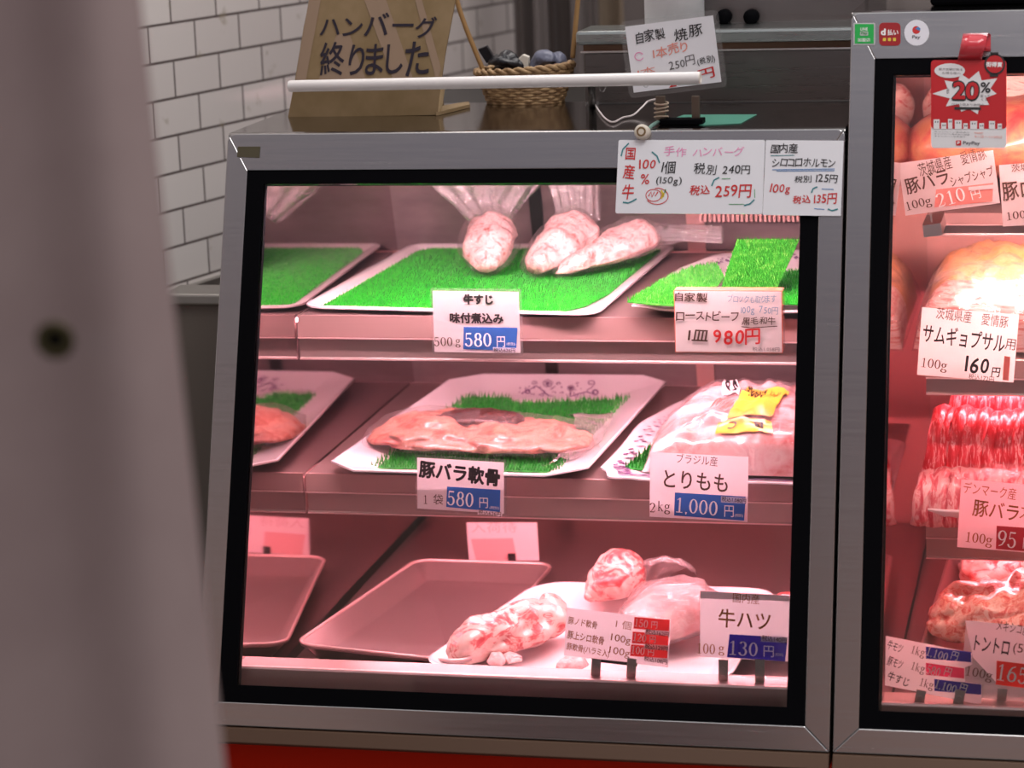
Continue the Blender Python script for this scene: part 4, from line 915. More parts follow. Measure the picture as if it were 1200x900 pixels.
# T1
pl = Plate(yplane(YS - .034), (510, 341), (611, 342), (506, 412), (607, 414)); pl.empty('price_card', 'white card with bold writing and a blue 580 yen panel, top shelf', 'price card', G_RAIL)
pl.card('card', M_CARD, 0); pl.card('clear_sleeve', M_CLEAR, .0006, .002, .003, -.0018)
rail_clip(pl, .024); pl.text('牛すじ', (543, 344.5, 578, 357), 'black', 'heading_text', .055); pl.text('味付煮込み', (527, 366.5, 590, 379), 'black', 'heading_text', .042)
pl.quad([(543.5, 383), (606.5, 384), (605, 411), (543, 409)], 'price_panel', P_BLUE, 0, .0005); pl.lift = .0012
pl.text('580', (545, 390, 576, 406), 'white', 'price_text', kind='serif'); pl.text('円', (582.5, 394, 592, 406.5), 'white', 'yen_text'); pl.text('(税別)', (594, 401, 604, 405), 'white', 'note_text')
pl.text('500', (509, 395, 530.5, 405.5), 'dbrown', 'weight_text', kind='serif'); pl.text('g', (534, 397, 540, 407), 'dbrown', 'weight_text', kind='serif')
pl.quad([(578, 406.5), (605.5, 407.5), (605, 413.5), (578, 412.5)], 'tax_label', M_CARD, 0, .0014); pl.text('税込626円', (579, 407.5, 604, 412.5), 'dbrown', 'tax_text', .01, z=.0018)
# T2
pl = Plate(yplane(YS - .060), (487, 537), (591, 541), (491, 595), (590, 603)); pl.empty('price_card', 'white card with bold writing and a blue 580 yen panel, middle shelf', 'price card', G_RAIL)
pl.card('card', M_CARD, 0); pl.card('clear_sleeve', M_CLEAR, .0006, .002, .003, -.0018)
rail_clip(pl, .050); pl.text('豚バラ軟骨', (491, 544, 586, 565), 'black', 'heading_text', .042, rot=-.06)
pl.quad([(524, 570), (586.5, 574), (586, 600), (523, 594)], 'price_panel', P_BLUE, 0, .0005); pl.lift = .0012
pl.text('580', (524.5, 576, 555, 593), 'white', 'price_text', kind='serif', rot=-.05); pl.text('円', (562, 583, 572, 595), 'white', 'yen_text'); pl.text('(税別)', (574, 593, 585, 597), 'white', 'note_text')
pl.text('1', (497, 580, 501, 590), 'dbrown', 'unit_text', kind='serif'); pl.text('袋', (508, 579, 519.5, 591), 'dbrown', 'unit_text')
pl.quad([(560, 597), (589, 600), (588.5, 605), (560, 602.5)], 'tax_label', M_CARD, 0, .0014); pl.text('税込626円', (561, 597.8, 587.5, 604), 'dbrown', 'tax_text', .01, z=.0018, rot=-.06)
# T3
pl = Plate(yplane(YS - .066), (763, 530), (878, 535), (760, 605), (875, 612)); pl.empty('price_card', 'white card with a blue 1,000 yen panel in front of the chicken bag', 'price card', G_RAIL)
pl.card('card', M_CARD, 0)
rail_clip(pl, .056); pl.text('ブラジル産', (793, 533, 841, 544.5), 'dbrown', 'origin_text', rot=-.04); pl.text('とりもも', (778, 553, 853, 574), 'dbrown', 'heading_text', .012, rot=-.03)
pl.quad([(791, 577), (874, 582), (872, 610), (790, 604)], 'price_panel', P_BLUE, 0, .0005); pl.lift = .0012
pl.text('1,000', (793, 585, 841, 604), 'white', 'price_text', kind='serif', rot=-.05); pl.text('円', (849, 592, 860, 605.5), 'white', 'yen_text'); pl.text('(税別)', (861, 602, 871, 606), 'white', 'note_text')
pl.text('2', (761.5, 589, 768, 600), 'dbrown', 'weight_text', kind='serif'); pl.text('kg', (771, 587, 785.5, 602), 'dbrown', 'weight_text', kind='serif')
pl.quad([(845, 581), (876, 583), (875.5, 590), (845, 588.5)], 'tax_label', M_CARD, 0, .0014); pl.text('税込1,080円', (846, 582.5, 874.5, 588.5), 'dbrown', 'tax_text', .01, z=.0018, rot=-.05)
# T4 acrylic block
pl = Plate(yplane(YS - .068), (789, 342), (914, 341), (794, 411), (918, 414)); pl.empty('price_card', 'handwritten 980 yen roast beef card in a thick pink acrylic block', 'price card', G_RAIL)
M_ACR = mat('pink_acrylic', (.86, .28, .20), .12, coat=.5)
pl.card('card', mat('cream_card', (.80, .74, .72), .3), .0008, 0, 0, 0); pl.card('acrylic_block', M_ACR, .0200, .001, .0012, -.0202)
pl.lift = .0013; rail_clip(pl, .054); pl.text('自家製', (791, 342.5, 829, 354), 'dbrown', 'heading_text', .016, 'hand'); pl.text('ローストビーフ', (792, 364, 866, 376), 'dbrown', 'heading_text', .014, 'hand'); pl.text('1皿', (806, 386, 830, 400), 'dbrown', 'unit_text', .014, 'hand')
pl.text('980円', (836, 384, 891, 404), 'red', 'price_text', .016, 'hand'); pl.text('ブロックも取ります', (853, 345, 910, 355), 'paleb', 'note_text', .0, 'hand'); pl.text('100g 750円', (868, 358, 912, 369), 'paleb', 'note_text', .0, 'hand')
pl.text('黒毛和牛', (869, 371, 909, 381), 'dbrown', 'breed_text', .01, 'hand'); pl.strokes([[(869, 382.5), (880, 384), (895, 383), (911, 382)]], 1.0, 'dbrown', 'underline'); pl.text('税込1,058円', (882, 406.5, 913.5, 411.5), 'grey', 'tax_text')
# T5, T6 on the front sill
def clips(pl, xs, ytop, ybot, m=CLIP, foot=True):
    for x in xs:
        p = pl.loc((x, ytop)); b_ = pl.loc((x, ybot)); mb = MB(); wv = .0052
        mb.extrude([pl.m @ V((p.x - wv, b_.y, .0012)), pl.m @ V((p.x + wv, b_.y, .0012)), pl.m @ V((p.x + wv, p.y, .0012)), pl.m @ V((p.x - wv, p.y, .0012))], pl.z * .002)
        mb.extrude([pl.m @ V((p.x - wv, b_.y, -.014)), pl.m @ V((p.x + wv, b_.y, -.014)), pl.m @ V((p.x + wv, b_.y, .010)), pl.m @ V((p.x - wv, b_.y, .010))], pl.y * .0015)
        for k in (.25, .6): mb.lathe([(.0022, 0), (.0022, .0016)], pl.m @ V((p.x, b_.y + (p.y - b_.y) * k, .0032)), pl.z, 8)
        mb.build('clip', m, pl.root)
YF = .054
G_SILL = 'price cards on the front sill'
pl = Plate(yplane(YF), (665, 712), (786, 726), (660, 768), (783, 782)); pl.empty('price_card', 'card listing three cartilage prices in red boxes, on two steel clips', 'price card', G_SILL)
pl.card('card', M_CARD, 0)
for i, (ya, yb3, nm, un, pr, tx) in enumerate(((725, 734, '豚ノド軟骨', '1 個', '150', '税込162円'), (742, 752, '豚上シロ軟骨', '100g', '120', '税込129円'), (757, 767, '豚軟骨(ハラミ入)', '100g', '100', '税込108円'))):
    pl.text(nm, (666 - i, ya, 700 if i == 0 else (708 if i == 1 else 714), yb3), 'brown', 'item_text', .014, rot=-.08)
    pl.text(un, ((722 if i == 0 else (716 if i == 1 else 714)), ya + 2, 740 - i, yb3 + 3), 'brown', 'unit_text', rot=-.08)
    x0_ = 743.5 - i * 2; pl.quad([(x0_, ya - 2), (785 - i, ya + 1), (784 - i, ya + 15), (x0_ - 1, ya + 11.5)], 'price_panel', P_RED, 0, .0005)
    pl.text(pr, (x0_ + 1, ya + .5, x0_ + 16, ya + 9.5), 'salmon' if 0 else 'white', 'price_text', kind='serif', z=.0012, rot=-.06); pl.text('円', (x0_ + 20, ya + 3, x0_ + 27, ya + 11), 'white', 'yen_text', z=.0012)
    pl.quad([(756 - i, ya + 12), (785 - i, ya + 14), (785 - i, ya + 20), (756 - i, ya + 18)], 'tax_label', M_CARD, 0, .0014); pl.text(tx, (757 - i, ya + 13, 784 - i, ya + 19), 'dbrown', 'tax_text', .012, z=.0018, rot=-.06)
clips(pl, (699.5, 741), 771, 797)
mb = MB(); a, b_ = pl.loc((694, 772)), pl.loc((747, 778)); mb.extrude([pl.m @ V((a.x, a.y - .002, .001)), pl.m @ V((b_.x, b_.y - .002, .001)), pl.m @ V((b_.x, b_.y + .001, .001)), pl.m @ V((a.x, a.y + .001, .001))], pl.z * .002); mb.build('clip_bar', M_DARK, pl.root)
pl = Plate(yplane(YF), (825, 694), (929, 697), (816, 768), (921, 776)); pl.empty('price_card', 'beef heart card with haze-washed brown writing and a navy 130 yen panel', 'price card', G_SILL)
pl.card('card', M_CARD, 0)
pl.text('国内産', (859, 695.5, 890, 707), 'brown', 'origin_text', rot=-.03); pl.text('牛ハツ', (842, 715, 903, 737), 'brown', 'heading_text', .012, rot=-.03)
pl.quad([(855, 743), (923, 747), (920, 775), (852, 770)], 'price_panel', P_NAVY, 0, .0005)
pl.text('130', (855.5, 751.5, 888, 768), 'white', 'price_text', kind='serif', z=.0012, rot=-.04); pl.text('円', (895, 756.5, 907, 769.5), 'white', 'yen_text', z=.0012); pl.text('(税別)', (908, 765, 918, 769), 'white', 'note_text', z=.0012)
pl.text('100', (817.5, 754, 838, 766), 'brown', 'weight_text', kind='serif', rot=-.04); pl.text('g', (842, 757, 849, 768), 'brown', 'weight_text', kind='serif')
pl.quad([(892, 744), (923, 746), (923, 753), (892, 751.5)], 'tax_label', M_CARD, 0, .0014); pl.text('税込140円', (893, 745, 922, 751.5), 'dbrown', 'tax_text', .012, z=.0018, rot=-.05)
clips(pl, (848, 891), 772, 799); pl.quad([(845, 770), (925, 777), (922, 798), (843, 791)], 'clear_stand', M_CLEAR, .0008, -.001)
# card standing backwards behind the steel tray
pl = Plate(yplane(.69), (543, 612), (626, 613), (553, 657), (635, 656)); pl.empty('price_card', 'white card seen from the back, red panel showing faintly through it', 'price card')
pl.card('card', mat('thin_card', (.86, .66, .70), .5), .0008); pl.text('入荷待', (552, 612, 606, 624), mat('faded_ink', (.72, .45, .47), .6), 'show_through_text', .0)
pl.quad([(552, 631.5), (601, 630.5), (606, 656), (558, 656.5)], 'price_panel', mat('faded_panel', (.80, .38, .40), .6), 0, .0005); clips(pl, (600,), 648, 661, M_DARK)

# ------------------------------------------------------------------ handwritten sheets on the case front
pa = lambda p: at_f(p, .0022)
pl = Plate(pa, (726, 164), (897, 164), (720, 250), (893, 251)); pl.empty('handwritten_sign', 'laminated handwritten 259 yen hamburg steak sheet taped to the case front', 'sign', 'handwritten sheets on the case')
pl.card('sheet', M_CARD2, .0012, .002); pl.lift = .0005
pl.text('国', (733, 173, 745, 187.5), 'red', 'origin_text', .012, 'hand'); pl.text('産', (730, 193, 744, 210), 'red', 'origin_text', .012, 'hand'); pl.text('牛', (729, 216, 743, 234), 'red', 'origin_text', .012, 'hand')
pl.text('100', (749, 187, 768.5, 198), 'red', 'percent_text', .01, 'hand'); pl.text('%', (751, 204, 761, 216), 'red', 'percent_text', .01); pl.text('手作 ハンバーグ', (778, 171, 872, 184), 'pink', 'heading_text', -.006, 'hand')
pl.text('1個', (775, 189, 792, 204), 'black', 'unit_text', .008, 'hand'); pl.text('(150g)', (769, 207, 799, 218), 'black', 'unit_text', .004, 'hand'); pl.text('税別 240円', (813, 191, 879, 205), 'black', 'price_text', .006, 'hand')
pl.text('税込', (808, 217, 832, 229), 'red', 'price_text', .016, 'hand'); pl.text('259円', (838, 216, 881, 232), 'red', 'price_text', .010, 'hand')
el = lambda cx, cy, rx, ry, a0=0, a1=360: [(cx + rx * math.cos(math.radians(a0 + (a1 - a0) * i / 24)), cy + ry * math.sin(math.radians(a0 + (a1 - a0) * i / 24))) for i in range(25)]
pl.pen([el(766, 229, 9, 7), el(770, 230, 13, 9.5, -100, 150)], .9, 'red', 'plate_doodle'); pl.strokes([[(760, 230), (763, 225), (764, 231), (767, 225), (768, 230), (771, 225)]], 1.4, 'red', 'steak_doodle')
pl.pen([[(775, 223), (777, 228), (775, 233)], [(778, 226), (777, 231)]], 2.2, 'yellow', 'garnish_doodle'); pl.strokes([[(780, 222), (779, 226)]], 1.6, 'green', 'garnish_doodle')
pl.pen([[(728, 183), (730, 175), (737, 168)], [(764, 178), (770, 183), (773, 191)], [(730, 237), (736, 238), (741, 236), (746, 233)], [(834, 218), (837, 211), (843, 208)], [(872, 241), (879, 239), (884, 234)]], 1.6, 'teal', 'pen_mark')
pl.pen([[(846, 209.5), (856, 209.5)], [(854, 239.5), (872, 239.5)], [(884.5, 222), (884.5, 232)]], .8, 'green', 'pen_mark')
pl = Plate(pa, (897.6, 164), (989, 165), (893.6, 252), (985, 253)); pl.empty('handwritten_sign', 'laminated handwritten sheet priced 135 yen, right of the 259 yen sheet', 'sign', 'handwritten sheets on the case')
pl.card('sheet', M_CARD2, .0012, .001); pl.lift = .0005
pl.text('国内産', (903, 168, 935, 180), 'black', 'origin_text', .010, 'hand'); pl.text('シロコロホルモン', (905, 185, 979, 196), 'black', 'heading_text', .008, 'hand'); pl.pen([[(905, 199), (978, 198)], [(910, 200.5), (978, 200)]], .8, 'blue', 'underline'); pl.strokes([[(903, 182.5), (931, 182)]], .8, 'teal', 'underline')
pl.text('税別', (931, 205.5, 951, 214), 'black', 'price_text', .006, 'hand'); pl.text('125円', (956, 204, 982, 214.5), 'black', 'price_text', .006, 'hand'); pl.text('100g', (902, 215, 926, 228), 'red', 'unit_text', .008, 'hand')
pl.text('税込', (929, 228.5, 950, 239), 'red', 'price_text', .018, 'hand'); pl.text('135円', (954, 226, 981, 239.5), 'red', 'price_text', .012, 'hand'); pl.pen([[(951, 226), (953, 221), (958, 219)], [(970, 245), (975, 247), (982, 245)]], 1.6, 'teal', 'pen_mark'); pl.pen([[(963, 221.5), (977, 222)], [(954, 244.5), (966, 245.5)]], .8, 'blue', 'pen_mark')

# laminated roast pork card in a clip stand on the case top
ZTOP = zt1 + .0008
pC = at_z((795, 146), ZTOP).y + .012
pl = Plate(yplane(pC), (734, 31), (838, 18), (741, 109), (843, 96)); pl.empty('handwritten_sign', 'tilted laminated roast pork card held in a clip stand on the case top', 'sign')
pl.card('sheet', M_CARD2, .0006); pl.card('laminate', M_CLEAR, .0004, .006, .006, -.0012)
R_ = .11; pl.lift = .0006
pl.text('自家製', (744, 34, 779, 49), 'black', 'heading_text', .004, 'hand', R_); pl.text('焼豚', (789, 30, 824, 46), 'black', 'heading_text', .004, 'hand', R_); pl.text('1本売り', (764, 51, 806, 65), 'salmon', 'note_text', .010, 'hand', R_)
pl.pen([el(749, 66, 5, 4.5, 20, 330), [(746, 65), (746.6, 65.6)], [(751, 64), (751.6, 64.6)]], .9, 'pink', 'smile_doodle'); pl.text('250円', (783, 67, 815, 79), 'grey', 'price_text', .0, 'hand', R_); pl.text('(税別)', (817, 66, 838, 76), 'black', 'price_text', .006, 'hand', R_)
pl.text('1本', (746, 79, 768, 88), 'salmon', 'price_text', .0, 'hand', R_); pl.text('270円', (782, 84, 838, 97), 'red', 'price_text', .008, 'hand', R_)
def post(px0, px1, y0, y1, nm, m):
    a, b_ = at_y((px0, y0), pC - .002), at_y((px1, y1), pC - .002); mb = MB(); mb.box((a.x, pC - .008, b_.z), (b_.x, pC - .0022, a.z)); return mb.build(nm, m, pl.root, False, .0008)
M_BRONZE = steel('old_clip_metal', (.24, .19, .15), .35, (1, 1, 1), .1)
post(769, 781, 112, 143, 'clip_post', M_BRONZE); post(811, 821, 112, 143, 'clip_post', M_BRONZE)
a, b_ = at_z((772, 147), ZTOP), at_z((823, 147), ZTOP); mb = MB(); mb.box((a.x, a.y - .001, ZTOP + .0004), (b_.x, a.y + .022, ZTOP + .0065)); mb.build('clip_base', M_BLACK, pl.root, False, .001)
M_RUB = mat('rubber_band', (.52, .40, .30), .6)
for k, yy in enumerate((121, 126, 131, 137)):
    c_ = at_y((775, yy), pC - .005); mb = MB(); mb.tube([c_ + V((.0078 * math.cos(t_), .0052 * math.sin(t_), .0012 * math.sin(t_ + k))) for t_ in [i * math.pi / 10 for i in range(21)]], .0011, 6); mb.build('rubber_band', M_RUB, pl.root, True)

# white rod lying across, its dark bracket, the wire and the small round plug
yR = .258
e0, e1 = at_y((339, 101), yR + .022), at_y((820, 91.5), yR - .012); dr = (e1 - e0).normalized()
M_RODW = mat('white_rod_plastic', (.84, .80, .79), .32, coat=.2)
mb = MB(); mb.tube([e0, e0 + dr * .002, e1 - dr * .002, e1], [.0062, .0068, .0074, .0070], 20); rod = tag(mb.build('white_rod', M_RODW, None, True), 'long white plastic rod running across in front of the cardboard sign', 'rod'); md = rod.modifiers.new('edge', 'EDGE_SPLIT'); md.split_angle = .8
mb = MB(); mb.lathe([(.0069, 0), (.0069, .001), (.0046, .0011), (.0046, .0004)], e1, dr, 20); mb.build('end_cap', mat('end_cap_plastic', (.88, .80, .72), .4), rod)
xb = at_y((691, 97), yR); fb_ = at_z((694, 124), ZTOP)
mb = MB(); mb.tube([V((xb.x, xb.y + .010, xb.z - .004)), (V((xb.x, xb.y, xb.z)) + fb_) / 2 + V((0, .006, 0)), fb_ + V((0, 0, .001))], [.004, .0045, .005], 8); mb.build('rod_bracket', M_DARK, rod, True)
mb = MB(); mb.lathe([(.004, 0), (.0085, .001), (.0085, .004), (.004, .005)], fb_ + V((0, 0, .0002)), (0, 0, 1), 16); mb.build('bracket_foot', M_CLEAR, rod)
xl = e0 + dr * .012; fl_ = V((xl.x, xl.y + .02, ZTOP)); 
for xx, nm in ((at_y((706, 97), yR), 'loop'), (at_y((757, 92), yR), 'loop')):
    mb = MB(); mb.tube([xx + V((.0078 * math.cos(t_) * .35, .0082 * math.cos(t_), .0088 * math.sin(t_) - .001)) for t_ in [i * math.pi / 12 for i in range(25)]], .0007, 6); mb.build('tie_loop', M_CLEAR, rod, True)
W_ = [(692, 110, .004), (697, 122, .001), (704, 133, .0012), (712, 141, .0012), (720, 143, .0012), (730, 138, .0012), (742, 135, .002), (752, 127, .008), (760, 120, .014), (770, 118, .018)]
wp = catmull([at_z((x, y + (h * 900)), ZTOP + .0012) + V((0, 0, h)) for x, y, h in W_], 60)
mb = MB(); mb.tube(wp, .0011, 8); tag(mb.build('white_wire', mat('wire_plastic', (.78, .70, .69), .4), None, True), 'thin white wire curling over the case top to the card clip', 'wire')
pg = at_f((753, 155), .004); ax = V((-.10, -1, .25)).normalized()
mb = MB(); mb.lathe([(.0052, -.012), (.0078, -.009), (.0086, -.002), (.0086, .004), (.0078, .0056), (.0056, .006)], pg, ax, 24); rp_ = tag(mb.build('round_plug', mat('plug_white', (.72, .64, .54), .4), None, True), 'small round whitish plug with brown hollow centre on the case edge', 'plug')
mb = MB(); mb.lathe([(.0056, .0056), (.0054, .0062), (.0034, .0062), (.0026, .003)], pg, ax, 20); mb.build('brown_core', mat('brown_core', (.20, .12, .05), .4), rp_)
mb = MB(); mb.tube([pg - ax * .010, at_z((764, 147), ZTOP + .004), at_z((771, 143), ZTOP + .004)], .0022, 8); mb.build('green_cord', mat('green_cord', (.16, .28, .24), .5), rp_, True)
mb = MB(); mb.extrude([at_z(p, ZTOP + .0003) for p in ((784, 141), (801, 135), (840, 134.5), (887, 134.5), (868, 145), (824, 147))], (0, 0, .0005)); tag(mb.build('green_tape', mat('green_tape', (.10, .34, .25), .3), None), 'strip of green tape stuck on the case top under the clip stand', 'tape')

# ------------------------------------------------------------------ cardboard sign
M_CB = mat('cardboard', (.23, .155, .075), .75); add_noise_color(M_CB, ((.35, (.20, .132, .058)), (.65, (.255, .172, .088))), 18, 5)
M_CBE = mat('cardboard_edge', (.46, .33, .18), .85)
M_TAPE = mat('packing_tape', (.29, .20, .135), .2, coat=.4)
yk = at_z((345, 137), ZTOP).y
P = lambda p: at_y(p, yk)
tiltN = V((0, -1, .30)).normalized(); bt = at_y((430, 104), yk)
pT = lambda p: at_plane(p, bt, tiltN)
r_ = empty('cardboard_sign', at_z((425, 138), ZTOP), 'brown cardboard sign with black handwriting standing on the meat case', 'sign')
mb = MB(); mb.extrude([P(p) for p in ((337, 138.5), (513, 135), (516.5, 98), (344, 102))], (0, .004, 0)); mb.build('base_flap', M_CB, r_, False, .0006)
mb = MB(); mb.extrude([pT(p) for p in ((344, 102), (516.5, 98), (522, 60), (537, -18), (366, -18), (356, 30))], -tiltN * .004); fr = mb.build('front_panel', M_CB, r_, False, .0006)
plc = Plate(pT, (362, 0), (534, 0), (346, 98), (517, 96)); plc.root = r_; plc.m = plc.m.copy()
plc.inv = plc.m.inverted()
plc.lift = .0012
for q4 in (((427, 0), (452, -2), (486, 97), (462, 97)), ((486, -2), (494, -2), (517, 80), (512, 97)), ((362, 0), (376, 0), (358, 97), (346, 97)), ((372, 97), (430, 97), (410, 40), (395, 40))):
    plc.quad(q4, 'tape_strip', M_TAPE, .0004, .0002)
plc.text('ハンバーグ', (375, 15, 512, 45), 'purple', 'heading_text', .012, 'hand'); plc.text('終りました', (375, 49, 503, 90), 'purple', 'heading_text', .012, 'hand')
mb = MB(); mb.extrude([at_z(p, ZTOP + .0004) for p in ((511, 136), (516, 128), (549, 122.5), (551, 126))], (0, 0, .004)); mb.build('side_flap', M_CB, r_)
mb = MB(); mb.extrude([at_y(p, yk + .0002) for p in ((511.5, 135.5), (514, 135.5), (519, 104), (516.5, 104))], (0, .012, 0)); mb.build('torn_edge', M_CBE, r_)
mb = MB(); c0, c1_ = pT((380, 20)), pT((500, 20)); mb.hexa([c0 + V((0, .005, 0)), c1_ + V((0, .005, 0)), V((c1_.x, yk + .09, ZTOP + .001)), V((c0.x, yk + .09, ZTOP + .001))], [c0 + V((0, .009, 0)), c1_ + V((0, .009, 0)), V((c1_.x, yk + .094, ZTOP + .001)), V((c0.x, yk + .094, ZTOP + .001))]); mb.build('rear_strut', M_CB, r_)

# ------------------------------------------------------------------ wicker basket and what is in it
M_WICK = mat('wicker', (.36, .22, .10), .6); add_noise_color(M_WICK, ((.35, (.22, .12, .05)), (.65, (.46, .30, .15))), 120, 3)
M_WICK2 = mat('wicker_handle', (.34, .19, .07), .55)
bl_, br_ = at_z((574, 123), ZTOP), at_z((657, 121), ZTOP)
by = (bl_.y + br_.y) / 2 + .018; bx = (at_y((573, 122), by).x + at_y((659, 118), by).x) / 2; rb0 = (at_y((659, 118), by).x - at_y((573, 122), by).x) / 2; rt0 = (at_y((672, 80), by).x - at_y((561, 88), by).x) / 2
HB = at_y((615, 80), by).z - ZTOP
r_ = empty('wicker_basket', (bx, by, ZTOP), 'small round wicker basket with a tall handle on the case top', 'basket')
mb = MB(); loops = []
nw, rows = 120, 12
for k in range(rows):
    z = ZTOP + .0015 + (HB - .004) * k / (rows - 1); rad = rb0 + (rt0 - rb0) * k / (rows - 1); pts = []
    for i in range(nw + 1):
        a = 2 * math.pi * i / nw; rr_ = rad + .0011 * math.sin(a * 15 + (math.pi if k % 2 else 0)); pts.append(V((bx + rr_ * math.cos(a), by + .62 * rr_ * math.sin(a), z)))
    mb.tube(pts, .0023, 6)
mb.build('woven_side', M_WICK, r_, True)
mb = MB(); mb.loft([[V((bx + q * rb0 * math.cos(i * math.pi / 16), by + .62 * q * rb0 * math.sin(i * math.pi / 16), ZTOP + .001 + h)) for i in range(32)] for q, h in ((1, 0), (1, .003))], True, True, True); mb.build('basket_bottom', M_WICK, r_)
for ph in (0, 1):
    mb = MB(); pts = []
    for i in range(nw + 1):
        a = 2 * math.pi * i / nw; rr_ = rt0 + .0022 * math.sin(a * 14 + ph * math.pi); pts.append(V((bx + rr_ * math.cos(a), by + .62 * rr_ * math.sin(a), ZTOP + HB + .0024 * math.cos(a * 14 + ph * math.pi) + .0035 * math.cos(a))))
    mb.tube(pts, .0030, 7); mb.build('braided_rim', M_WICK, r_, True)
hl = [at_y((567, 84), by), at_y((557, 60), by), at_y((545, 30), by), at_y((536, 2), by), at_y((532, -25), by)]
hr = [at_y((679, -25), by), at_y((677, 2), by), at_y((674, 35), by), at_y((671, 68), by)]
mb = MB(); mb.tube(catmull(hl + [at_y((560, -70), by), at_y((605, -92), by), at_y((650, -70), by)] + hr, 60), .0032, 8); mb.build('handle', M_WICK2, r_, True)
M_BAG = mat('black_bag', (.012, .012, .016), .3); add_bump(M_BAG, 120, .5, .003)
def inb(px, h=0): return at_y(px, by) + V((0, 0, h))
zz = ZTOP + .004
lump('black_pouch', 'pouch_body', 'black crumpled plastic pouch in the left half of the wicker basket', 'pouch', [V((bx - .036, by, zz + .012)), V((bx - .026, by, zz + .028)), inb((588, 74)), inb((606, 76)), V((bx + .004, by, zz + .02))], [.005, .016, .016, .014, .006], [.005, .014, .014, .011, .006], M_BAG, 71, .004, 60, .003)
mb = MB(); a = inb((577, 62)); mb.extrude([inb(p) for p in ((560, 58), (570, 54), (574, 60), (580, 72), (570, 74))], (0, .006, .001)); tag(mb.build('black_strap', M_BAG), 'black strap end poking out of the left of the wicker basket', 'strap')
mb = MB(); c_ = inb((613, 70)); mb.extrude([inb(p) + V((0, -.008, 0)) for p in ((605, 72), (614, 63), (621, 66), (620, 84), (608, 84))], (0, .010, .0)); tag(mb.build('white_packet', mat('white_packet', (.70, .66, .58), .5), None, False, .001), 'small white packet standing up in the middle of the wicker basket', 'packet')
lump('blue_pouch', 'pouch_body', 'blue grey folded pouch in the right half of the wicker basket', 'pouch', [V((bx + .008, by, zz + .02)), inb((632, 74)), inb((645, 70)), inb((655, 74)), V((bx + .036, by, zz + .02))], [.004, .012, .014, .012, .004], [.004, .011, .012, .009, .004], mat('blue_grey_bag', (.13, .14, .20), .4), 73, .003, 50)
mb = MB(); mb.lathe([(.003, 0), (.0032, .03), (.0040, .031), (.0040, .036), (.001, .038)], V((inb((660, 70)).x, by, zz + .012)), (0, 0, 1), 10); tag(mb.build('marker_pen', M_BLACK, None, True), 'black pen standing at the right rim of the wicker basket', 'pen')

# ------------------------------------------------------------------ right case: stickers, hanging promotion card, price cards
ps = lambda p: at_f(p, .0002)
def rquad(pl, x0, y0, x1, y1, rpx, name, m, th, z): 
    pts = []
    for cx, cy, a0 in ((x1 - rpx, y0 + rpx, -90), (x1 - rpx, y1 - rpx, 0), (x0 + rpx, y1 - rpx, 90), (x0 + rpx, y0 + rpx, 180)):
        for i in range(5):
            a = math.radians(a0 + 22.5 * i); pts.append((cx + rpx * math.cos(a), cy + rpx * math.sin(a)))
    return pl.quad(pts, name, m, th, z)
G_ST = 'payment stickers on the right case'
pl = Plate(ps, (1000, 27), (1026, 27), (1000, 53), (1026, 53)); pl.empty('payment_sticker', 'square green payment sticker with white border, leftmost of the three', 'sticker', G_ST)
rquad(pl, 1000.2, 27, 1025.6, 52.8, 1, 'sticker_border', M_CARD, .0004, 0); rquad(pl, 1001.8, 28.4, 1024, 51.2, .6, 'sticker_face', mat('sticker_green', (.01, .42, .07), .35), .0003, .0004)
rquad(pl, 1008, 37, 1017.5, 42, 1, 'logo_box', M_CARD, .0003, .0007); pl.text('LINE', (1008.5, 32.5, 1017, 36), 'white', 'logo_text', .02, z=.0009); pl.text('Pay', (1009.3, 37.6, 1016.5, 41.4), 'green', 'logo_text', .01, z=.0012); pl.text('加盟店', (1005, 45, 1020, 49), 'white', 'sticker_text', .01, z=.0009)
pl = Plate(ps, (1030, 27), (1056, 27), (1030, 54), (1056, 54)); pl.empty('payment_sticker', 'rounded dark red payment sticker, middle of the three', 'sticker', G_ST)
rquad(pl, 1030.2, 26.7, 1055.4, 53.6, 5, 'sticker_face', mat('sticker_red', (.36, .008, .012), .35), .0004, 0); pl.text('d', (1032.2, 33.5, 1038, 41.5), 'white', 'logo_text', .05, z=.0006); pl.text('払い', (1040, 34.5, 1052.8, 41.5), 'white', 'logo_text', .03, z=.0006)
for x in (1036.5, 1042.3, 1048.2): rquad(pl, x - 1.8, 44.5, x + 1.8, 48.2, .8, 'yellow_square', INK['yellow'], .0002, .0004)
pl = Plate(ps, (1060, 23.5), (1089, 23.5), (1060, 53.5), (1089, 53.5)); pl.empty('payment_sticker', 'round white payment sticker, rightmost of the three', 'sticker', G_ST)
pl.quad(el(1074.3, 38.5, 14.6, 15.2)[:-1], 'sticker_face', mat('sticker_white', (.80, .78, .84), .4), .0004, 0)
pl.quad(el(1073.8, 35.3, 4.6, 4.6)[:-1], 'logo_mark', INK['red'], .0002, .0004); pl.quad([(1072.5, 34), (1076, 31.5), (1078.8, 33.5), (1077.8, 36.5), (1075, 35)], 'logo_mark', INK['blue'], .0002, .0006); pl.text('Pay', (1069, 41.5, 1078.5, 46.5), 'grey', 'logo_text', .02, z=.0006)
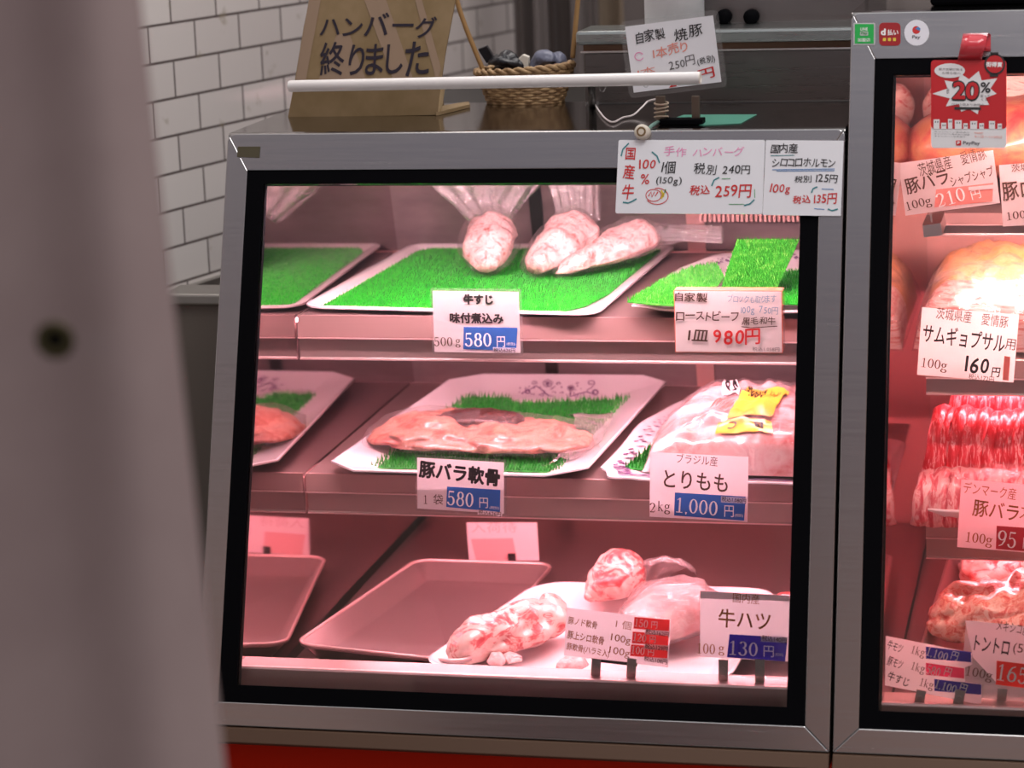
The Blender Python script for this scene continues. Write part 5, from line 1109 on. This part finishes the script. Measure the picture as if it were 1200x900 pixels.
# promotion card on a springy strip
pq = lambda p: at_f(p, .016)
pl = Plate(pq, (1091, 70), (1180, 72), (1090, 172), (1178, 174)); pl.empty('promotion_card', 'red and white promotion card reading 20% hanging from a red strip', 'card')
M_PR = mat('promo_red', (.52, .006, .012), .35); M_PW = mat('promo_white', (.76, .73, .74), .35)
rquad(pl, 1091, 70.5, 1179.5, 173.5, 4, 'card', M_PW, .0008, -.0008)
rquad(pl, 1091, 70.5, 1179.5, 151, 4, 'red_field', M_PR, .0002, 0)
burst = []
for i, rr_ in enumerate((44, 27, 36, 22, 34, 23, 38, 26, 42, 27, 33, 21, 30, 22, 34, 24, 30, 20, 34, 24)):
    a = -math.pi / 2 * 0 + 2 * math.pi * i / 20 + math.pi; burst.append((1135.5 + rr_ * .98 * math.cos(a), 110 + rr_ * .74 * math.sin(a)))
def star(pl, pts, c_, name, m, z):
    cc = pl.loc(c_); mb = MB(); vs = [pl.m @ V((cc.x, cc.y, z))] + [pl.m @ V((pl.loc(p).x, pl.loc(p).y, z)) for p in pts]; mb.add(vs, [(0, 1 + i, 1 + (i + 1) % len(pts)) for i in range(len(pts))]); return mb.build(name, m, pl.root)
star(pl, burst, (1135.5, 110), 'burst_shape', M_PW, .0005)
pl.quad([(1113 + 18 * math.cos(t_) , 83 + 8.6 * math.sin(t_)) for t_ in [i * math.pi / 10 for i in range(20)]], 'speech_bubble', M_PW, .0002, .0006)
pl.text('最大全額が戻る', (1100, 80, 1128, 83), 'grey', 'small_text', z=.001); pl.text('お得な街へ', (1104, 84.5, 1126, 87.5), 'grey', 'small_text', z=.001)
pl.text('20', (1115, 94.5, 1148.5, 119), 'black', 'number_outline', .07, z=.0010); pl.text('20', (1116.8, 96.4, 1146.8, 117), M_PR, 'number_text', .032, z=.0016)
pl.text('%', (1149, 96.5, 1161, 109), 'black', 'percent_text', .02, z=.001); pl.text('戻って', (1149, 111, 1160, 114.5), 'black', 'small_text', z=.001); pl.text('くる！', (1150, 115.5, 1160, 118.5), 'black', 'small_text', z=.001); pl.text('最大', (1109.5, 103, 1112.5, 110), 'black', 'small_text', z=.001)
pl.text('付与上限あり期間中', (1115, 121.5, 1153, 124.5), 'grey', 'small_text', z=.001); pl.quad([(1118.5, 125.4), (1149.5, 125.9), (1149.5, 129), (1118.5, 128.6)], 'black_bar', INK['black'], .0002, .0006)
for i, (x0_, x1_, yt_) in enumerate(((1094, 1101, 140), (1103, 1109, 144), (1111, 1116, 139.5), (1119, 1127, 141), (1129, 1134, 144.5), (1137, 1145, 142), (1147.5, 1153, 144.5), (1159, 1166, 142), (1169, 1174, 145))):
    pl.quad([(x0_, yt_), (x1_, yt_), (x1_, 151.5), (x0_, 151.5)], 'paper_house', M_PW, .0002, .0003)
    for u in (.25, .62):
        xq = x0_ + (x1_ - x0_) * u; pl.quad([(xq, yt_ + 2), (xq + 1.2, yt_ + 2), (xq + 1.2, yt_ + 4), (xq, yt_ + 4)], 'house_window', INK['grey'], .0001, .0005)
for k in range(3): pl.text('キャンペーン条件あり' + '詳細' * (k % 2), (1095, 154 + k * 2.6, 1136 - 5 * (k == 2), 155.8 + k * 2.6), 'grey', 'small_text', z=.0006)
pl.text('開催期間', (1142, 155, 1152, 157), 'salmon', 'small_text', z=.0006); pl.text('9/1日〜11/30日', (1142, 159, 1174, 162), 'salmon', 'small_text', z=.0006)
rquad(pl, 1120.3, 164.6, 1126.4, 170.6, .8, 'logo_mark', P_RED, .0002, .0003); pl.text('P', (1122, 165.8, 1124.8, 169.4), 'white', 'logo_text', .03, z=.0008); pl.text('PayPay', (1128.5, 165.6, 1148.5, 170.8), 'grey', 'logo_text', .02, z=.0006)
mb = MB(); P4 = []
pl.quad(el(1165.8, 75.5, 12.4, 12.4)[:-1], 'badge_ring', INK['black'], .0004, .0006); pl.quad([(1160.5, 61.5), (1170, 61.5), (1170, 66), (1160.5, 66)], 'badge_tab', INK['black'], .0004, .0006); pl.quad([(1160, 86), (1169.5, 86), (1169.5, 90), (1160, 90)], 'badge_tab', INK['black'], .0004, .0006)
pl.quad(el(1165.8, 75.5, 10.2, 10.4)[:-1], 'badge_face', M_PR, .0002, .0010); pl.text('街得賞', (1155.5, 73, 1174.5, 79), 'white', 'badge_text', .03, z=.0015)
rows = []
for px_y, dd in ((71, .0152), (64, .024), (56, .029), (49, .030), (43, .026), (39.5, .018), (38.5, .010), (40, .003), (44, .001), (52, .0008), (60, .0008)):
    k = (px_y - 38) / 34; xl_ = 1129 - 7 * max(0, min(1, k)) if dd > .005 else 1131; xr_ = 1158 - 8 * max(0, min(1, k)) if dd > .005 else 1161
    rows.append([at_f((xl_ + (xr_ - xl_) * u, px_y), dd) for u in (0, .33, .66, 1)])
mb = MB(); mb.loft(rows, False); st = mb.build('red_strip', mat('strip_red', (.72, .05, .07), .14, coat=.6), pl.root, True); md = st.modifiers.new('thick', 'SOLIDIFY'); md.thickness = .0006
# cards
G_R2 = 'price cards in the right case'
YA_ = YA - .008
pl = Plate(yplane(.335), (1061, 191), (1170, 176), (1053, 253), (1166, 238)); pl.empty('price_card', 'tilted pork belly card with a pink 210 yen panel, top shelf, right case', 'price card', G_R2)
pl.card('card', M_CARD, 0); R_ = .135
pl.text('茨城県産　愛情豚', (1075, 181, 1156, 197), 'dbrown', 'origin_text', .0, rot=R_); pl.text('豚バラ', (1060, 203, 1112, 222), 'dbrown', 'heading_text', .014, rot=R_); pl.text('シャブシャブ', (1113, 200, 1165, 213), 'dbrown', 'heading_text', .006, rot=R_)
pl.text('100g', (1062, 233, 1092, 246), 'dbrown', 'weight_text', kind='serif', rot=R_); pl.quad([(1097, 222), (1164, 214), (1163, 236), (1095, 243)], 'price_panel', P_SALMON, 0, .0005); pl.text('210', (1097, 223, 1131, 239), 'white', 'price_text', kind='serif', z=.0012, rot=R_); pl.text('円', (1138, 222, 1149, 233), 'white', 'yen_text', z=.0012, rot=R_)
pl.quad([(1135, 219), (1165, 216), (1165, 221), (1135, 223)], 'tax_label', M_CARD, 0, .0014)
p = pl.loc((1090, 246)); q_ = pl.loc((1094, 277)); mb = MB(); mb.extrude([pl.m @ V((p.x - .001, p.y, -.001)), pl.m @ V((p.x + .001, p.y, -.001)), pl.m @ V((q_.x + .001, q_.y + .016, -.001)), pl.m @ V((q_.x - .001, q_.y + .016, -.001))], pl.z * -.0015); mb.extrude([pl.m @ V((q_.x - .011, q_.y, -.001)), pl.m @ V((q_.x + .010, q_.y, -.001)), pl.m @ V((q_.x + .010, q_.y + .014, -.001)), pl.m @ V((q_.x - .011, q_.y + .014, -.001))], pl.z * -.09); mb.build('clip', CLIP, pl.root)
pl = Plate(yplane(.335), (1171, 193), (1282, 186), (1175, 266), (1280, 258)); pl.empty('price_card', 'pork card cut off by the right edge, beside the 210 yen card', 'price card', G_R2)
pl.card('card', M_CARD, 0); pl.text('茨城県産', (1185, 190, 1228, 199), 'dbrown', 'origin_text', rot=.06); pl.text('豚ロース', (1174, 209, 1252, 231), 'dbrown', 'heading_text', .014, rot=.06); pl.text('100g', (1180, 247, 1210, 259), 'dbrown', 'weight_text', kind='serif', rot=.06)
mb = MB(); q_ = pl.loc((1215, 266)); mb.extrude([pl.m @ V((q_.x - .011, q_.y - .012, -.001)), pl.m @ V((q_.x + .010, q_.y - .012, -.001)), pl.m @ V((q_.x + .010, q_.y + .006, -.001)), pl.m @ V((q_.x - .011, q_.y + .006, -.001))], pl.z * -.09); mb.build('clip', CLIP, pl.root)
pl = Plate(yplane(YB2 - .05), (1083, 361), (1196, 368), (1072, 438), (1186, 449)); pl.empty('price_card', 'samgyeopsal pork card with handwritten 160 yen, middle shelf, right case', 'price card', G_R2)
pl.card('card', M_CARD, 0); R_ = -.06
pl.text('茨城県産　愛情豚', (1097, 365, 1182, 379), 'dbrown', 'origin_text', .0, rot=R_); rail_clip(pl, .040); pl.text('サムギョプサル', (1081, 385, 1178, 407), 'black', 'heading_text', .012, rot=R_); pl.text('用', (1178, 397, 1190, 410), 'dbrown', 'heading_text', .0, rot=R_)
pl.text('100g', (1080, 421, 1110, 435), 'dbrown', 'weight_text', kind='serif', rot=R_); pl.text('160', (1131, 418, 1159, 438), 'black', 'price_text', .02, 'hand', R_, z=.0012); pl.text('円', (1162, 430, 1172, 442), 'black', 'price_text', .016, 'hand', R_, z=.0012)
pl.quad([(1177, 417), (1184, 418), (1182, 446), (1175, 445)], 'red_edge', P_SALMON, .0003, .0006); pl.text('税込172円', (1135, 439, 1165, 446), 'dbrown', 'tax_text', 0, rot=R_, z=.0012)
pl = Plate(yplane(YC - .095), (1126, 563), (1262, 571), (1122, 640), (1256, 653)); pl.empty('price_card', 'Danish pork belly card with a dark red 95 yen panel, right case', 'price card', G_R2)
pl.card('card', M_CARD, 0)
rail_clip(pl, .075); pl.text('デンマーク産', (1129, 568, 1191, 582), 'brown', 'origin_text', .0, rot=R_); pl.text('豚バラ', (1140, 588, 1194, 608), 'brown', 'heading_text', .012, rot=R_); pl.text('スライス', (1195, 596, 1246, 611), 'brown', 'heading_text', .0, rot=R_)
pl.text('100g', (1132, 625, 1163, 640), 'brown', 'weight_text', kind='serif', rot=R_); pl.quad([(1168, 616), (1254, 622), (1252, 650), (1167, 643)], 'price_panel', paper('dark_red_panel', (.50, .05, .07), .4), 0, .0005); pl.text('95', (1169, 622, 1191, 641), 'white', 'price_text', kind='serif', z=.0012, rot=R_); pl.text('円', (1199, 630, 1211, 643), 'white', 'yen_text', z=.0012)
YS2 = .054
pl = Plate(yplane(YS2 - .008), (1038, 745), (1142, 766), (1037, 803), (1141, 826)); pl.empty('price_card', 'white card listing three offal prices per kilo, front of the right case', 'price card', G_R2)
pl.quad([(1038, 745), (1139, 765), (1139, 779), (1131, 782), (1131, 799), (1151, 802), (1150, 826), (1037, 803)], 'card', M_CARD, 0, 0); R_ = -.16
for i, (ya, nm, pr, m_, x1_, tx) in enumerate(((752, '牛モツ', '1,100', P_NAVY, 1138, '税込1188円'), (771, '豚モツ', '580', P_PINK, 1130, '税込626円'), (790, '牛すじ', '1,100', P_NAVY, 1150, '税込1188円'))):
    dx = 10 if i == 2 else 0
    pl.text(nm, (1040, ya, 1058 + dx * .8, ya + 11), 'black', 'item_text', .012, rot=R_); pl.text('1kg', (1068 + dx, ya + 6, 1084 + dx, ya + 18), 'dbrown', 'weight_text', kind='serif', rot=-.08)
    pl.quad([(1085 + dx, ya + 5.5), (x1_, ya + 12), (x1_, ya + 24), (1085 + dx, ya + 19.5)], 'price_panel', m_, 0, .0005); pl.text(pr, (1086 + dx, ya + 9.5, 1111 + dx if i != 1 else 1102, ya + 20), 'white', 'price_text', kind='serif', z=.0012, rot=-.1); pl.text('円', (1115 + dx - (8 if i == 1 else 0), ya + 11, 1123 + dx - (8 if i == 1 else 0), ya + 21), 'white', 'yen_text', z=.0012, rot=-.1)
clips(pl, (1080, 1126), 808, 829)
pl = Plate(yplane(YS2 + .004), (1130, 727), (1260, 740), (1127, 815), (1256, 830)); pl.empty('price_card', 'Mexican pork jowl card with a red 165 yen panel, overlapping the list card', 'price card', G_R2)
M_SHEER = film('sheer_sleeve', (.97, .95, .96), .35, .1, 0, 40, .2, .2)
pl.card('sleeve', M_SHEER, .0006); pl.quad([(1131, 727), (1260, 740), (1258, 806), (1168, 800), (1140, 770)], 'card', M_CARD, 0, .0003)
pl.text('メキシコ産', (1168, 729, 1206, 742), 'dbrown', 'origin_text', 0, rot=-.08); pl.text('トントロ', (1142, 747, 1183, 765), 'black', 'heading_text', .016, rot=-.06); pl.text('(500g)', (1187, 756, 1228, 770), 'dbrown', 'heading_text', 0, rot=-.06)
pl.text('100g', (1132, 783, 1163, 797), 'dbrown', 'weight_text', kind='serif', rot=-.1, z=.0012); pl.quad([(1168, 774), (1254, 784), (1252, 812), (1167, 802)], 'price_panel', paper('bright_red_panel', (.85, .04, .03), .45), 0, .0006); pl.text('165', (1169.5, 780, 1204, 799), 'white', 'price_text', kind='serif', z=.0014, rot=-.06)
clips(pl, (1175,), 806, 829)

# on top of the right case
ZT2 = zt2 + .0012
rr_ = empty('plastic_bag', at_z((1020, 8), ZT2), 'crumpled clear plastic bag on the left end of the taller case top', 'bag')
blob([V((.70, .36, ZT2 + .012)), V((.725, .36, ZT2 + .016)), V((.76, .37, ZT2 + .02)), V((.80, .38, ZT2 + .016)), V((.82, .38, ZT2 + .012))], [.008, .030, .034, .026, .006], [.008, .016, .02, .016, .006], amp=.008, scale=50, seed=81, fold=.006).build('bag_film', mat('cloudy_film', (.50, .44, .48), .2, coat=.6), rr_, True)
mb = MB(); q0, q1 = at_z((1090, 7), ZT2), at_z((1250, 7), ZT2); mb.box((q0.x, q0.y, ZT2), (q0.x + .22, q0.y + .22, ZT2 + .05)); bxo = tag(mb.build('black_tray', M_BLACK, None, False, .004), 'black box standing on the taller meat case at the upper right', 'box')
mb = MB(); mb.box((q0.x - .003, q0.y - .003, ZT2 + .05), (q0.x + .223, q0.y + .223, ZT2 + .056)); mb.build('box_lid', M_DARK, bxo)

# ------------------------------------------------------------------ curtain in the foreground
M_CUR = mat('curtain_cloth', (.31, .23, .225), .8); add_noise_color(M_CUR, ((.35, (.28, .205, .20)), (.65, (.335, .255, .245))), 5, 5)
DC = 1.42
def cp(px, d): return CAM + ray(px) * d
top_e, bot_e = cp((154, 0), DC), cp((250, 900), DC)
up = (top_e - bot_e); edge = lambda t: bot_e + up * t          # the free edge, t = 0 at the bottom of the frame, 1 at its top
hz = V((-.97, -.10, 0)).normalized(); fw = V((-.1, .97, 0)).normalized()
mb = MB(); fr_, bk = [], []
NT, NU = 40, 90
for j in range(NT + 1):
    t = -1.2 + 3.0 * j / NT; e = edge(t); ra_, rb_ = [], []
    for i in range(NU + 1):
        u = i / NU * .62
        pl_ = .010 * math.sin(u * 62 + .5 * math.sin(t * 1.4)) * math.exp(-u * 1.0) + .007 * math.sin(u * 27 + 1.0 + .4 * t) - .03 * math.exp(-u * 60)
        p = e + hz * u * (1 + .04 * (1 - t)) - fw * pl_; ra_.append(p); rb_.append(p + fw * .002)
    fr_.append(ra_ + rb_[::-1])
mb.loft(fr_, True, True, True); cu = mb.build('curtain', M_CUR, None, True); tag(cu, 'pale mauve pleated curtain hanging out of focus at the left front', 'curtain')
ec = cp((65, 398), DC - .03)
mb = MB(); mb.lathe([(.0048, .001), (.0100, .0), (.0108, .0014), (.0095, .0026), (.0050, .0022), (.0046, .0010)], ec, V((.2, -1, -.1)), 24); eo = mb.build('eyelet', mat('old_brass', (.06, .05, .018), .45, .6), cu, True)
mb = MB(); mb.lathe([(.0047, .0), (.0047, .0012), (.0005, .0012)], ec, V((.2, -1, -.1)), 20); mb.build('eyelet_hole', M_BLACK, eo)
